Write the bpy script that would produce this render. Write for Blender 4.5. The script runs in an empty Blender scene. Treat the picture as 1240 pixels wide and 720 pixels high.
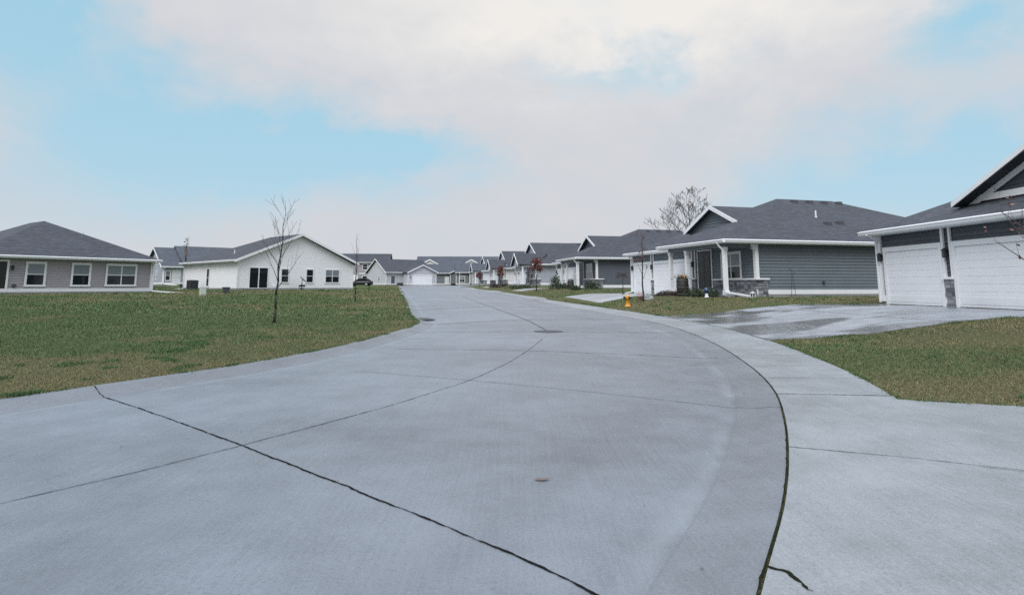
import bpy, bmesh, math, random
import numpy as np
from mathutils import Vector, Matrix
R = math.radians
random.seed(7); rng = np.random.default_rng(7)
scene = bpy.context.scene
COL = scene.collection

# ------------------------------------------------------------------ camera
PITCH = R(8); FOC = 760*math.cos(PITCH); CYP = 346-FOC*math.tan(PITCH); EYE = 1.6
cam = bpy.data.cameras.new('camera'); camo = bpy.data.objects.new('camera', cam); COL.objects.link(camo)
camo.location = (0, 0, EYE); camo.rotation_euler = (R(90)+PITCH, 0, 0)
cam.sensor_width = 36; cam.lens = 36*FOC/1240; cam.shift_y = -(360-CYP)/1240
cam.clip_start = .1; cam.clip_end = 6000
scene.camera = camo

def ray(px, py):
    a = (px-620)/FOC; u = -(py-CYP)/FOC
    return a, math.cos(PITCH)-math.sin(PITCH)*u, math.sin(PITCH)+math.cos(PITCH)*u

# ------------------------------------------------------------------ terrain
def pchip(xs, ys):
    xs = np.array(xs, float); ys = np.array(ys, float)
    h = np.diff(xs); d = np.diff(ys)/h; m = np.zeros_like(ys); m[0] = d[0]; m[-1] = d[-1]
    for i in range(1, len(xs)-1):
        m[i] = (d[i-1]*h[i]+d[i]*h[i-1])/(h[i-1]+h[i])
    def f(x):
        x = np.asarray(x, float); i = np.clip(np.searchsorted(xs, x)-1, 0, len(xs)-2)
        t = (x-xs[i])/h[i]; t = np.clip(t, 0, 1)
        return ((2*t**3-3*t**2+1)*ys[i]+(t**3-2*t**2+t)*h[i]*m[i]+(-2*t**3+3*t**2)*ys[i+1]+(t**3-t**2)*h[i]*m[i+1])
    return f
XL = pchip([-30,-5,2,8.17,10.15,11.64,14.41,16.6,19.2,21.4,22.8,24.4,28,38.9,60,103.5,138,150],
           [-29,-13.9,-9.95,-6.51,-5.45,-4.75,-3.95,-3.6,-3.3,-3.25,-3.4,-3.8,-4.55,-6.55,-10.5,-18.65,-25,-27])
XR = pchip([-30,-5,0,3.3,4.62,5.92,7.33,8.72,10.35,12.3,14.5,16.5,20,23,26.35,32.4,44.5,65.7,105.6,116,124,131,138,150],
           [-20,-3.4,-.35,1.2,1.9,2.5,3.08,3.58,4.03,4.42,4.78,5.02,5.2,5.08,4.6,3.6,1.95,-.9,-7.96,-9.4,-8,0,20,60])
_ys = np.concatenate([np.arange(-30, 45, .25), np.arange(45, 150.1, 1.0)])
PL = np.stack([XL(_ys), _ys], 1); PR = np.stack([XR(_ys), _ys], 1)
def polydist(x, y, P):
    a = P[:-1]; b = P[1:]; ab = b-a; L2 = (ab**2).sum(1)
    out = np.full(x.shape, 1e9)
    for k in range(0, len(x), 4000):
        px = x[k:k+4000, None]; py = y[k:k+4000, None]
        t = np.clip(((px-a[:, 0])*ab[:, 0]+(py-a[:, 1])*ab[:, 1])/L2, 0, 1)
        out[k:k+4000] = np.sqrt(((px-a[:, 0]-t*ab[:, 0])**2+(py-a[:, 1]-t*ab[:, 1])**2).min(1))
    return out
def G(y): return .0112*np.clip(y, -40, 150)
CKL, CKR = .09, .05     # kerb heights
WALKW = 1.42
PADS = []               # (cx, cy, rot, x0, x1, y0, y1, z): level pads of the houses
def dists(x, y):
    x = np.asarray(x, float).ravel(); y = np.asarray(y, float).ravel()
    yc = np.clip(y, -30, 150)
    dl = polydist(x, y, PL)*np.where(x < XL(yc), 1, -1)
    dr = polydist(x, y, PR)*np.where(x > XR(yc), 1, -1)
    return dl, dr
def Hn(x, y):
    x = np.asarray(x, float).ravel(); y = np.asarray(y, float).ravel()
    dl, dr = dists(x, y); g = G(y)
    left = g+CKL-.012+np.minimum(.02*np.maximum(dl, 0), .62)
    t_ = np.clip((dr-1.2)/9.0, 0, 1); right = g+CKR-.022+.03*np.clip(dr, 0, 10)+.33*t_*t_*(3-2*t_)*np.clip((y-5)/9.0, 0, 1)
    isl = dl > dr
    h = np.where(isl, left, right); d = np.where(isl, dl, dr)
    for (cx, cy, rot, x0, x1, y0, y1, z) in PADS:
        c, s = math.cos(rot), math.sin(rot)
        u = (x-cx)*c+(y-cy)*s; v = -(x-cx)*s+(y-cy)*c
        dd = np.hypot(np.maximum(np.maximum(x0-u, u-x1), 0), np.maximum(np.maximum(y0-v, v-y1), 0))
        w = np.clip(1-dd/7.0, 0, 1); w = w*w*(3-2*w)*np.clip((d-.3)/4.0, 0, 1)
        h = h+w*(z-h)
    return np.where(d < -.12, g-.25, h)
def H(x, y): return float(Hn([x], [y])[0])
def at(px, py):
    """point of the ground seen at a pixel of the photograph"""
    a, b, c = ray(px, py)
    t = np.concatenate([np.arange(2, 60, .1), np.arange(60, 220, .5)])/b
    hz = Hn(a*t, b*t); gz = np.where(hz < G(b*t)-.1, G(b*t), hz)
    z = EYE+c*t; i = np.argmax(z <= gz)
    if z[i] > gz[i]: i = len(t)-1
    f = 0 if i == 0 else (z[i-1]-gz[i-1])/((z[i-1]-gz[i-1])-(z[i]-gz[i])+1e-9)
    tt = t[i-1]+(t[i]-t[i-1])*f if i else t[0]
    return Vector((a*tt, b*tt, float(EYE+c*tt)))
def atY(px, Y): return (px-620)/760*Y

# ------------------------------------------------------------------ materials
def newmat(name):
    m = bpy.data.materials.new(name); m.use_nodes = True
    nt = m.node_tree; b = nt.nodes['Principled BSDF']
    return m, nt, b
def nd(nt, typ, **kw):
    n = nt.nodes.new(typ)
    for k, v in kw.items():
        if k in n.inputs: n.inputs[k].default_value = v
        else: setattr(n, k, v)
    return n
def lk(nt, a, b): nt.links.new(a, b)
def ramp(nt, fac, stops):
    r = nt.nodes.new('ShaderNodeValToRGB'); e = r.color_ramp.elements
    while len(e) < len(stops): e.new(.5)
    for el, (p, c) in zip(e, stops): el.position = p; el.color = (*c, 1) if len(c) == 3 else c
    lk(nt, fac, r.inputs[0]); return r.outputs[0]
def mixc(nt, fac, a, b, blend='MIX'):
    m = nt.nodes.new('ShaderNodeMix'); m.data_type = 'RGBA'; m.blend_type = blend
    for s, v in ((m.inputs[0], fac), (m.inputs[6], a), (m.inputs[7], b)):
        if isinstance(v, (int, float)): s.default_value = v
        elif isinstance(v, tuple): s.default_value = (*v, 1) if len(v) == 3 else v
        else: lk(nt, v, s)
    return m.outputs[2]
def mth(nt, op, a, b=None, c=None, clamp=False):
    m = nt.nodes.new('ShaderNodeMath'); m.operation = op; m.use_clamp = clamp
    for i, v in enumerate((a, b, c)):
        if v is None: continue
        if isinstance(v, (int, float)): m.inputs[i].default_value = v
        else: lk(nt, v, m.inputs[i])
    return m.outputs[0]
def noise(nt, vec, scale, detail=4, rough=.55, dist=0.0):
    n = nd(nt, 'ShaderNodeTexNoise'); n.inputs['Scale'].default_value = scale
    n.inputs['Detail'].default_value = detail; n.inputs['Roughness'].default_value = rough; n.inputs['Distortion'].default_value = dist
    if vec is not None: lk(nt, vec, n.inputs['Vector'])
    return n.outputs['Fac']
def objvec(nt, scale=(1, 1, 1), rot=(0, 0, 0), out='Object'):
    t = nt.nodes.new('ShaderNodeTexCoord'); mp = nt.nodes.new('ShaderNodeMapping')
    mp.inputs['Scale'].default_value = scale; mp.inputs['Rotation'].default_value = rot
    lk(nt, t.outputs[out], mp.inputs[0]); return mp.outputs[0]
def bump(nt, b, h, strength=.3, dist=.01):
    n = nt.nodes.new('ShaderNodeBump'); n.inputs['Strength'].default_value = strength; n.inputs['Distance'].default_value = dist
    lk(nt, h, n.inputs['Height']); lk(nt, n.outputs[0], b.inputs['Normal'])

def paint(name, col, rough=.5, var=.10, scale=1.3):
    m, nt, b = newmat(name); v = objvec(nt)
    n = noise(nt, v, scale, 5, .6); n2 = noise(nt, v, scale*22, 2)
    f = mth(nt, 'ADD', mth(nt, 'MULTIPLY', n, .75), mth(nt, 'MULTIPLY', n2, .25))
    lo = tuple(c*(1-var) for c in col); hi = tuple(min(1, c*(1+var)) for c in col)
    lk(nt, ramp(nt, f, [(.3, lo), (.7, hi)]), b.inputs['Base Color'])
    b.inputs['Roughness'].default_value = rough; return m
def dull(name, col):
    m = paint(name, col, 1.0, .35, 14); m.node_tree.nodes['Principled BSDF'].inputs['Specular IOR Level'].default_value = 0; return m
def metal(name, col, rough=.4):
    m, nt, b = newmat(name); b.inputs['Base Color'].default_value = (*col, 1); b.inputs['Roughness'].default_value = rough
    n = noise(nt, objvec(nt), 9, 4); lk(nt, ramp(nt, n, [(.3, tuple(c*.85 for c in col)), (.7, tuple(min(1, c*1.15) for c in col))]), b.inputs['Base Color']); return m
def glass(name, col, rough=.04):
    m, nt, b = newmat(name); b.inputs['Base Color'].default_value = (*col, 1); b.inputs['Roughness'].default_value = rough
    b.inputs['IOR'].default_value = 1.5
    n = noise(nt, objvec(nt), .8, 2); bump(nt, b, n, .03, .02); return m
def shingle(name, col):
    m, nt, b = newmat(name)
    uv = objvec(nt, out='UV'); br = nt.nodes.new('ShaderNodeTexBrick')
    lk(nt, uv, br.inputs['Vector']); br.inputs['Scale'].default_value = 1
    br.inputs['Brick Width'].default_value = .34; br.inputs['Row Height'].default_value = .145; br.inputs['Mortar Size'].default_value = .006
    br.inputs['Color1'].default_value = (*[c*.45 for c in col], 1); br.inputs['Color2'].default_value = (*[c*1.9 for c in col], 1)
    br.inputs['Mortar'].default_value = (*[c*.45 for c in col], 1)
    n = noise(nt, uv, .5, 4); n2 = noise(nt, uv, 9, 3)
    c1 = mixc(nt, .1, br.outputs[0], tuple(col))
    c2 = mixc(nt, mth(nt, 'MULTIPLY', n2, .5), c1, ramp(nt, n2, [(.40, tuple(c*.45 for c in col)), (.60, tuple(c*1.8 for c in col))]))
    c3 = mixc(nt, .35, c2, ramp(nt, n, [(.3, tuple(c*.75 for c in col)), (.7, tuple(c*1.3 for c in col))]))
    lk(nt, c3, b.inputs['Base Color']); b.inputs['Roughness'].default_value = .85
    bump(nt, b, mth(nt, 'ADD', mth(nt, 'MULTIPLY', br.outputs[1], -1), n2), .8, .02); return m

def concrete(name, base, along=0.0, wet=0.0, streak=.35, edge=False, warm=.0):
    m, nt, b = newmat(name); v = objvec(nt); v.node.inputs['Location'].default_value = (7.3*len(name), 3.1*len(name), 0)
    big = noise(nt, v, .22, 4, .6, .4); mid = noise(nt, v, 1.7, 5, .65); fine = noise(nt, v, 45, 3, .7); grit = noise(nt, v, 160, 2, .6)
    sv = objvec(nt, (16, .3, 1), (0, 0, along)); st = noise(nt, sv, 3.0, 4, .6)
    f = mth(nt, 'ADD', mth(nt, 'MULTIPLY', big, .34), mth(nt, 'MULTIPLY', mid, .22))
    f = mth(nt, 'ADD', f, mth(nt, 'MULTIPLY', fine, .20)); f = mth(nt, 'ADD', f, mth(nt, 'MULTIPLY', st, streak*.5))
    f = mth(nt, 'ADD', f, mth(nt, 'MULTIPLY', grit, .28-streak*.5))
    lo = tuple(c*.62 for c in base); hi = tuple(c*1.36 for c in base)
    col = ramp(nt, f, [(.40, lo), (.5, tuple(base)), (.60, hi)])
    spots = noise(nt, v, 14, 2, .5); sp = ramp(nt, spots, [(.66, (0, 0, 0)), (.74, (1, 1, 1))])
    col = mixc(nt, mth(nt, 'MULTIPLY', sp, .22), col, tuple(c*.6 for c in base))
    stain = ramp(nt, noise(nt, v, .45, 6, .7, .8), [(.56, (0, 0, 0)), (.7, (1, 1, 1))])
    col = mixc(nt, mth(nt, 'MULTIPLY', stain, .3), col, (base[0]*.74, base[1]*.73, base[2]*.73))
    rough = mth(nt, 'ADD', mth(nt, 'ADD', .17, mth(nt, 'MULTIPLY', mid, .20)), mth(nt, 'MULTIPLY', big, .20))
    pit = ramp(nt, noise(nt, v, 70, 2, .5), [(.62, (0, 0, 0)), (.70, (1, 1, 1))]); col = mixc(nt, mth(nt, 'MULTIPLY', pit, .45), col, tuple(c*.45 for c in base))
    pale = ramp(nt, noise(nt, v, 38, 2, .5), [(.68, (0, 0, 0)), (.74, (1, 1, 1))]); col = mixc(nt, mth(nt, 'MULTIPLY', pale, .35), col, tuple(min(1, c*1.9) for c in base))
    if edge:
        at_ = nt.nodes.new('ShaderNodeAttribute'); at_.attribute_name = 'edge'
        e = mth(nt, 'ADD', at_.outputs['Fac'], mth(nt, 'MULTIPLY', mth(nt, 'SUBTRACT', mid, .5), .12))
        band = ramp(nt, e, [(.52, (0, 0, 0)), (.59, (1, 1, 1)), (.63, (1, 1, 1)), (.76, (0, 0, 0))])
        brk = ramp(nt, noise(nt, v, .9, 4), [(.36, (0, 0, 0)), (.62, (1, 1, 1))])
        col = mixc(nt, mth(nt, 'MULTIPLY', mth(nt, 'MULTIPLY', band, brk), .6), col, (min(.8, base[0]*1.55), min(.8, base[1]*1.55), min(.8, base[2]*1.5)))
        gut = ramp(nt, e, [(.45, (1, 1, 1)), (.60, (0, 0, 0))])
        col = mixc(nt, mth(nt, 'MULTIPLY', gut, .18), col, (base[0]*.62, base[1]*.60, base[2]*.58))
        sc = ramp(nt, noise(nt, objvec(nt, (6, .5, 1), (0, 0, along)), 2.4, 5, .7), [(.56, (0, 0, 0)), (.68, (1, 1, 1))])
        near_ = ramp(nt, at_.outputs['Fac'], [(.15, (1, 1, 1)), (1.0, (0, 0, 0))])
        col = mixc(nt, mth(nt, 'MULTIPLY', mth(nt, 'MULTIPLY', sc, near_), .38), col, tuple(min(.8, c*2.2) for c in base))
        trk = ramp(nt, mth(nt, 'DIVIDE', at_.outputs['Fac'], 5.0), [(.26, (0, 0, 0)), (.33, (1, 1, 1)), (.40, (0, 0, 0)), (.62, (0, 0, 0)), (.70, (1, 1, 1)), (.78, (0, 0, 0))])
        col = mixc(nt, mth(nt, 'MULTIPLY', mth(nt, 'MULTIPLY', trk, mid), .30), col, tuple(c*.6 for c in base))
    if wet > 0:
        wv = objvec(nt, (.5, 1.0, 1), (0, 0, .15)); w = ramp(nt, noise(nt, wv, .42, 4, .5, .3), [(.50, (0, 0, 0)), (.56, (1, 1, 1))])
        wf = mth(nt, 'MULTIPLY', w, wet)
        col = mixc(nt, mth(nt, 'MULTIPLY', wf, .8), col, tuple(c*.26 for c in base))
        rough = mth(nt, 'SUBTRACT', rough, mth(nt, 'MULTIPLY', wf, .40), clamp=True)
    lk(nt, col, b.inputs['Base Color']); lk(nt, rough, b.inputs['Roughness'])
    bump(nt, b, mth(nt, 'ADD', mth(nt, 'MULTIPLY', fine, .5), mth(nt, 'ADD', mth(nt, 'MULTIPLY', st, streak*1.2), mth(nt, 'MULTIPLY', grit, .9))), .6, .006)
    return m

def lawnmat():
    m, nt, b = newmat('lawn'); v = objvec(nt)
    n1 = noise(nt, v, .23, 5, .6, .5); n2 = noise(nt, v, 2.2, 5, .7); n3 = noise(nt, v, 28, 3, .7)
    f = mth(nt, 'ADD', mth(nt, 'MULTIPLY', n1, .5), mth(nt, 'ADD', mth(nt, 'MULTIPLY', n2, .3), mth(nt, 'MULTIPLY', n3, .2)))
    at_ = nt.nodes.new('ShaderNodeAttribute'); at_.attribute_name = 'dry'
    f = mth(nt, 'SUBTRACT', f, mth(nt, 'MULTIPLY', mth(nt, 'SUBTRACT', at_.outputs['Fac'], .35), .25))
    col = ramp(nt, f, [(.30, (.105, .082, .042)), (.43, (.092, .094, .040)), (.52, (.062, .093, .033)), (.66, (.04, .075, .024))])
    lk(nt, mixc(nt, .5, col, ramp(nt, n3, [(.35, (.025, .03, .012)), (.65, (.13, .15, .07))])), b.inputs['Base Color'])
    b.inputs['Roughness'].default_value = .9; b.inputs['Specular IOR Level'].default_value = .1
    bump(nt, b, mth(nt, 'ADD', n3, n2), .9, .06); return m
def vcol(name, rough=.7):
    m, nt, b = newmat(name); a = nt.nodes.new('ShaderNodeAttribute'); a.attribute_name = 'tint'
    lk(nt, a.outputs['Color'], b.inputs['Base Color']); b.inputs['Roughness'].default_value = rough
    b.inputs['Specular IOR Level'].default_value = .2; return m
def island(name, stops, rough=.7):
    m, nt, b = newmat(name); g = nt.nodes.new('ShaderNodeNewGeometry')
    lk(nt, ramp(nt, g.outputs['Random Per Island'], stops), b.inputs['Base Color']); b.inputs['Roughness'].default_value = rough
    n = noise(nt, objvec(nt), 25, 3); bump(nt, b, n, .3, .01); return m
def bark(name, c):
    m, nt, b = newmat(name); v = objvec(nt, (1, 1, .2)); n = noise(nt, v, 30, 5, .7)
    lk(nt, ramp(nt, n, [(.3, tuple(x*.55 for x in c)), (.7, tuple(x*1.4 for x in c))]), b.inputs['Base Color'])
    b.inputs['Roughness'].default_value = .9; bump(nt, b, n, .6, .01); return m

M = dict(
 road=concrete('road concrete', (.130, .145, .165), along=R(14), streak=.22, edge=True),
 walk=concrete('walk concrete', (.19, .204, .214), along=R(-28), streak=.24),
 drive=concrete('wet drive concrete', (.22, .236, .256), along=R(80), streak=.15, wet=1.0),
 drive2=concrete('pale drive concrete', (.255, .265, .275), along=R(80), streak=.15),
 kerb=concrete('kerb concrete', (.124, .136, .152), along=R(14), streak=.22),
 found=concrete('foundation concrete', (.27, .28, .29), streak=.1),
 lawn=lawnmat(), blade=vcol('grass blade'), leafv=vcol('leaf'),
 white=paint('white trim', (.76, .78, .80), .45, .05), whitewall=paint('white siding', (.82, .83, .85), .55, .03),
 door=paint('white garage door', (.78, .80, .83), .4, .04),
 blue=paint('blue grey siding', (.132, .162, .188), .6, .09), slate=paint('slate siding', (.085, .100, .124), .6, .09),
 dark=paint('dark slate siding', (.064, .076, .095), .6, .09), mauve=paint('warm grey siding', (.31, .30, .32), .6, .07),
 pale=paint('pale grey siding', (.50, .52, .56), .6, .07), cream=paint('off white siding', (.64, .64, .66), .6, .06), sage=paint('sage siding', (.15, .185, .19), .6, .08),
 bluepale=paint('pale blue siding', (.33, .365, .42), .6, .08),
 roof=shingle('charcoal shingle', (.038, .043, .054)), roof2=shingle('grey shingle', (.040, .045, .055)), roof3=shingle('blue grey shingle', (.055, .064, .080)),
 glass=glass('dark window glass', (.012, .016, .02)), pale_upper=glass('pale upper glass', (.19, .23, .25), .12), glass2=glass('window glass reflecting', (.035, .045, .055)),
 door_and_shade=paint('dark door and recess shade', (.016, .015, .017), .35, .2), black=metal('black metal', (.015, .016, .018), .4),
 iron=metal('cast iron', (.06, .062, .07), .6), hydrant=paint('yellow hydrant paint', (.62, .29, .03), .4, .12), hydcap=metal('dark hydrant cap', (.03, .025, .02), .5),
 stone=island('stone veneer', [(0, (.10, .11, .125)), (.35, (.19, .20, .22)), (.7, (.27, .28, .30)), (1, (.36, .37, .40))], .8),
 joint=dull('joint sealant', (.012, .012, .013)), jointp=dull('worn joint', (.10, .106, .114)), moss=dull('mossy crack', (.016, .018, .011)),
 bark=bark('dark bark', (.035, .03, .028)), bark2=bark('grey bark', (.085, .078, .075)),
 redleaf=island('red leaf', [(0, (.07, .022, .024)), (.5, (.14, .04, .04)), (1, (.24, .10, .08))]),
 brownleaf=island('brown leaf', [(0, (.10, .06, .03)), (1, (.26, .17, .09))]),
 shrub=island('shrub leaf', [(0, (.012, .024, .012)), (.6, (.03, .055, .022)), (1, (.055, .085, .035))]),
 dshrub=island('dark red shrub leaf', [(0, (.02, .014, .014)), (1, (.075, .04, .035))]),
 flower=island('orange flower', [(0, (.35, .14, .06)), (.5, (.5, .30, .16)), (1, (.6, .48, .36))]), pinkf=island('pink flower', [(0, (.5, .25, .27)), (1, (.7, .5, .5))]),
 whitef=island('white flower', [(0, (.6, .6, .6)), (1, (.8, .8, .75))]),
 mulch=island('mulch', [(0, (.018, .013, .011)), (1, (.06, .045, .036))], .95), barrel=paint('dark planter', (.022, .017, .016), .6, .3, 6),
 carpaint=metal('black car paint', (.010, .011, .013), .45), tyre=metal('tyre', (.012, .012, .012), .8), rim=metal('rim', (.45, .46, .48), .3), lamp=glass('lamp lens', (.7, .72, .75), .1), redlamp=glass('red lens', (.35, .02, .02), .1),
 ball=glass('blue glass', (.022, .042, .10), .08), boxgreen=paint('pale green cabinet', (.50, .55, .50), .5, .1), acgrey=metal('dark grey metal', (.05, .056, .066), .5), dish=paint('grey dish', (.36, .38, .44), .5, .1),
 pinkp=paint('faded pink plastic', (.5, .3, .32), .5, .15), leafl=paint('fallen leaf', (.13, .10, .092), .8, .3, 30), plastic=paint('white plastic', (.7, .72, .74), .4, .05),
)

# ------------------------------------------------------------------ mesh helpers
class MB:
    def __init__(s): s.v = []; s.f = []; s.uv = {}
    def add(s, pts, faces):
        o = len(s.v); s.v += [tuple(p) for p in pts]; s.f += [tuple(o+i for i in f) for f in faces]
    def box(s, x0, x1, y0, y1, z0, z1):
        s.add([(x0,y0,z0),(x1,y0,z0),(x1,y1,z0),(x0,y1,z0),(x0,y0,z1),(x1,y0,z1),(x1,y1,z1),(x0,y1,z1)],
              [(3,2,1,0),(4,5,6,7),(0,1,5,4),(1,2,6,5),(2,3,7,6),(3,0,4,7)])
    def hexa(s, p):   # bottom 4 then top 4
        s.add(p, [(3,2,1,0),(4,5,6,7),(0,1,5,4),(1,2,6,5),(2,3,7,6),(3,0,4,7)])
    def quad(s, a, b, c, d): s.add([a, b, c, d], [(0,1,2,3)])
    def tube(s, p, q, r0, r1, n=8, cap=True):
        p = Vector(p); q = Vector(q); d = (q-p)
        if d.length < 1e-6: return
        d.normalize(); a = d.cross(Vector((0,0,1)) if abs(d.z) < .9 else Vector((1,0,0))).normalized(); b = d.cross(a)
        pts = []
        for c, r in ((p, r0), (q, r1)):
            for i in range(n):
                t = 2*math.pi*i/n; pts.append(c+a*(r*math.cos(t))+b*(r*math.sin(t)))
        f = [(i, n+i, n+(i+1)%n, (i+1)%n) for i in range(n)]
        if cap: f += [tuple(range(n)), tuple(range(2*n-1, n-1, -1))]
        s.add(pts, f)
    def lathe(s, prof, n=16, c=(0,0,0)):
        pts = []; f = []; k = len(prof)
        for (r, z) in prof:
            for i in range(n):
                t = 2*math.pi*i/n; pts.append((c[0]+r*math.cos(t), c[1]+r*math.sin(t), c[2]+z))
        for j in range(k-1):
            for i in range(n):
                f.append((j*n+i, j*n+(i+1)%n, (j+1)*n+(i+1)%n, (j+1)*n+i))
        f.append(tuple(range(n-1, -1, -1))); f.append(tuple((k-1)*n+i for i in range(n)))
        s.add(pts, f)
    def roofpoly(s, pts, th=.13):
        """roof slab: pts are the top corners, anticlockwise from above; writes shingle uvs"""
        P = [Vector(p) for p in pts]; n = Vector((0,0,0))
        for i in range(len(P)): n += (P[i]-P[0]).cross(P[(i+1)%len(P)]-P[0])
        if n.z < 0: P.reverse(); n = -n
        n.normalize(); h = Vector((0,0,1)).cross(n)
        h = h.normalized() if h.length > 1e-4 else Vector((1,0,0)); up = n.cross(h)
        k = len(P); o = len(s.v)
        s.v += [tuple(p) for p in P]+[(p.x, p.y, p.z-th) for p in P]
        s.uv[len(s.f)] = [(p.dot(h), p.dot(up)) for p in P]
        s.f.append(tuple(o+i for i in range(k)))
        s.f.append(tuple(o+k+i for i in range(k-1, -1, -1)))
        for i in range(k): s.f.append((o+i, o+k+i, o+k+(i+1)%k, o+(i+1)%k))
    def mesh(s, name):
        me = bpy.data.meshes.new(name); me.from_pydata(s.v, [], s.f)
        if s.uv:
            l = me.uv_layers.new(name='UVMap')
            for fi, uvs in s.uv.items():
                p = me.polygons[fi]
                for k, li in enumerate(p.loop_indices): l.data[li].uv = uvs[k]
        me.update(); return me
    def build(s, name, mat, parent=None, smooth=False):
        me = s.mesh(name); me.materials.append(mat)
        if smooth: me.polygons.foreach_set('use_smooth', [True]*len(me.polygons))
        o = bpy.data.objects.new(name, me); COL.objects.link(o)
        if parent is not None: o.parent = parent
        return o
def npmesh(name, V, F, mat, parent=None, tint=None, smooth=False):
    me = bpy.data.meshes.new(name); V = np.asarray(V, np.float32); F = np.asarray(F, np.int32); k = F.shape[1]
    me.vertices.add(len(V)); me.vertices.foreach_set('co', V.ravel())
    me.loops.add(F.size); me.loops.foreach_set('vertex_index', F.ravel())
    me.polygons.add(len(F)); me.polygons.foreach_set('loop_start', np.arange(0, F.size, k, dtype=np.int32))
    me.update(calc_edges=True)
    if tint is not None:
        a = me.attributes.new('tint', 'FLOAT_COLOR', 'POINT'); a.data.foreach_set('color', np.asarray(tint, np.float32).ravel())
    me.polygons.foreach_set('use_smooth', np.full(len(F), smooth, bool))
    me.materials.append(mat); o = bpy.data.objects.new(name, me); COL.objects.link(o)
    if parent is not None: o.parent = parent
    return o
def tag(o, label, cat, group=None):
    o['label'] = label; o['category'] = cat
    if group: o['group'] = group
    return o
def thing(name, label, cat, loc, rot=0, group=None):
    o = bpy.data.objects.new(name, None); COL.objects.link(o); o.location = loc; o.rotation_euler = (0, 0, rot)
    o.empty_display_size = .3
    return tag(o, label, cat, group)
def struct(o, kind='structure'): o['kind'] = kind; return o

# ------------------------------------------------------------------ house kit
class WF:
    """a wall's own frame: s runs to the right as seen from outside, o is out of the wall"""
    def __init__(s, p0, p1):
        s.p = Vector((p0[0], p0[1])); d = Vector((p1[0]-p0[0], p1[1]-p0[1])); s.L = d.length; s.d = d/s.L; s.o = Vector((s.d.y, -s.d.x))
    def pt(s, a, z, o=0):
        q = s.p+s.d*a+s.o*o; return (q.x, q.y, z)
    def box(s, mb, a0, a1, z0, z1, o0, o1):
        mb.hexa([s.pt(a0,z0,o1), s.pt(a1,z0,o1), s.pt(a1,z0,o0), s.pt(a0,z0,o0), s.pt(a0,z1,o1), s.pt(a1,z1,o1), s.pt(a1,z1,o0), s.pt(a0,z1,o0)])
    def rect(s, mb, a0, a1, z0, z1, o): mb.quad(s.pt(a0,z0,o), s.pt(a1,z0,o), s.pt(a1,z1,o), s.pt(a0,z1,o))
def clipz(poly, z, keep_above):
    out = []
    for i in range(len(poly)):
        a, b = poly[i], poly[(i+1)%len(poly)]
        ia = (a[1] >= z) == keep_above or a[1] == z; ib = (b[1] >= z) == keep_above or b[1] == z
        if ia: out.append(a)
        if ia != ib:
            t = (z-a[1])/(b[1]-a[1]); out.append((a[0]+(b[0]-a[0])*t, z))
    return out
def lap(mb, wf, poly, course=.17, out=.030, start=None):
    z0 = min(p[1] for p in poly) if start is None else start; z1 = max(p[1] for p in poly); z = z0
    while z < z1-1e-4:
        c = clipz(clipz(poly, z, True), z+course, False)
        if len(c) >= 3:
            mb.add([wf.pt(a, zz, -out*(zz-z)/course) for a, zz in c], [tuple(range(len(c)))])
            lowest = [a for a, zz in c if abs(zz-z) < 1e-5]
            if len(lowest) >= 2:
                a0, a1 = min(lowest), max(lowest); mb.quad(wf.pt(a0,z,-out), wf.pt(a1,z,-out), wf.pt(a1,z,0), wf.pt(a0,z,0))
        z += course
def board(mb, p, q, h, th, out):
    """plank whose top edge runs p->q, hanging h below, th thick towards out"""
    p = Vector(p); q = Vector(q); o = Vector(out)*th; d = Vector((0,0,-h))
    mb.hexa([p+d+o, q+d+o, q+d, p+d, p+o, q+o, q, p])

def window(root, wf, a0, a1, z0, z1, cols=1, trim=.10, pale_upper=True, casing=None, rail=.5, gcol=None):
    f = MB(); t = trim
    wf.box(f, a0-t, a1+t, z1, z1+t*1.2, 0, .05); wf.box(f, a0-t-.03, a1+t+.03, z0-t, z0, 0, .06)
    wf.box(f, a0-t, a0, z0, z1, 0, .048); wf.box(f, a1, a1+t, z0, z1, 0, .048)
    w = (a1-a0)/cols; zm = z0+(z1-z0)*rail
    for c in range(cols):
        l, r = a0+c*w, a0+(c+1)*w; k = .035
        wf.box(f, l, l+k, z0, z1, .005, .04); wf.box(f, r-k, r, z0, z1, .005, .04)
        wf.box(f, l+k, r-k, z0, z0+k, .005, .04); wf.box(f, l+k, r-k, z1-k, z1, .005, .04); wf.box(f, l+k, r-k, zm-.025, zm+.025, .005, .044)
    fo = f.build('window', casing or M['white'], root)
    p = MB(); q = MB()
    for c in range(cols):
        l, r = a0+c*w+.035, a0+(c+1)*w-.035
        wf.rect(p, l, r, z0+.035, zm-.025, .026); wf.rect(q, l, r, zm+.025, z1-.035, .03)
    p.build('pane', gcol or M['glass'], fo); q.build('upper_pane', M['pale_upper'] if pale_upper else (gcol or M['glass']), fo)  # upper panes get a paler glass than the lower ones
    return fo
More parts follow.
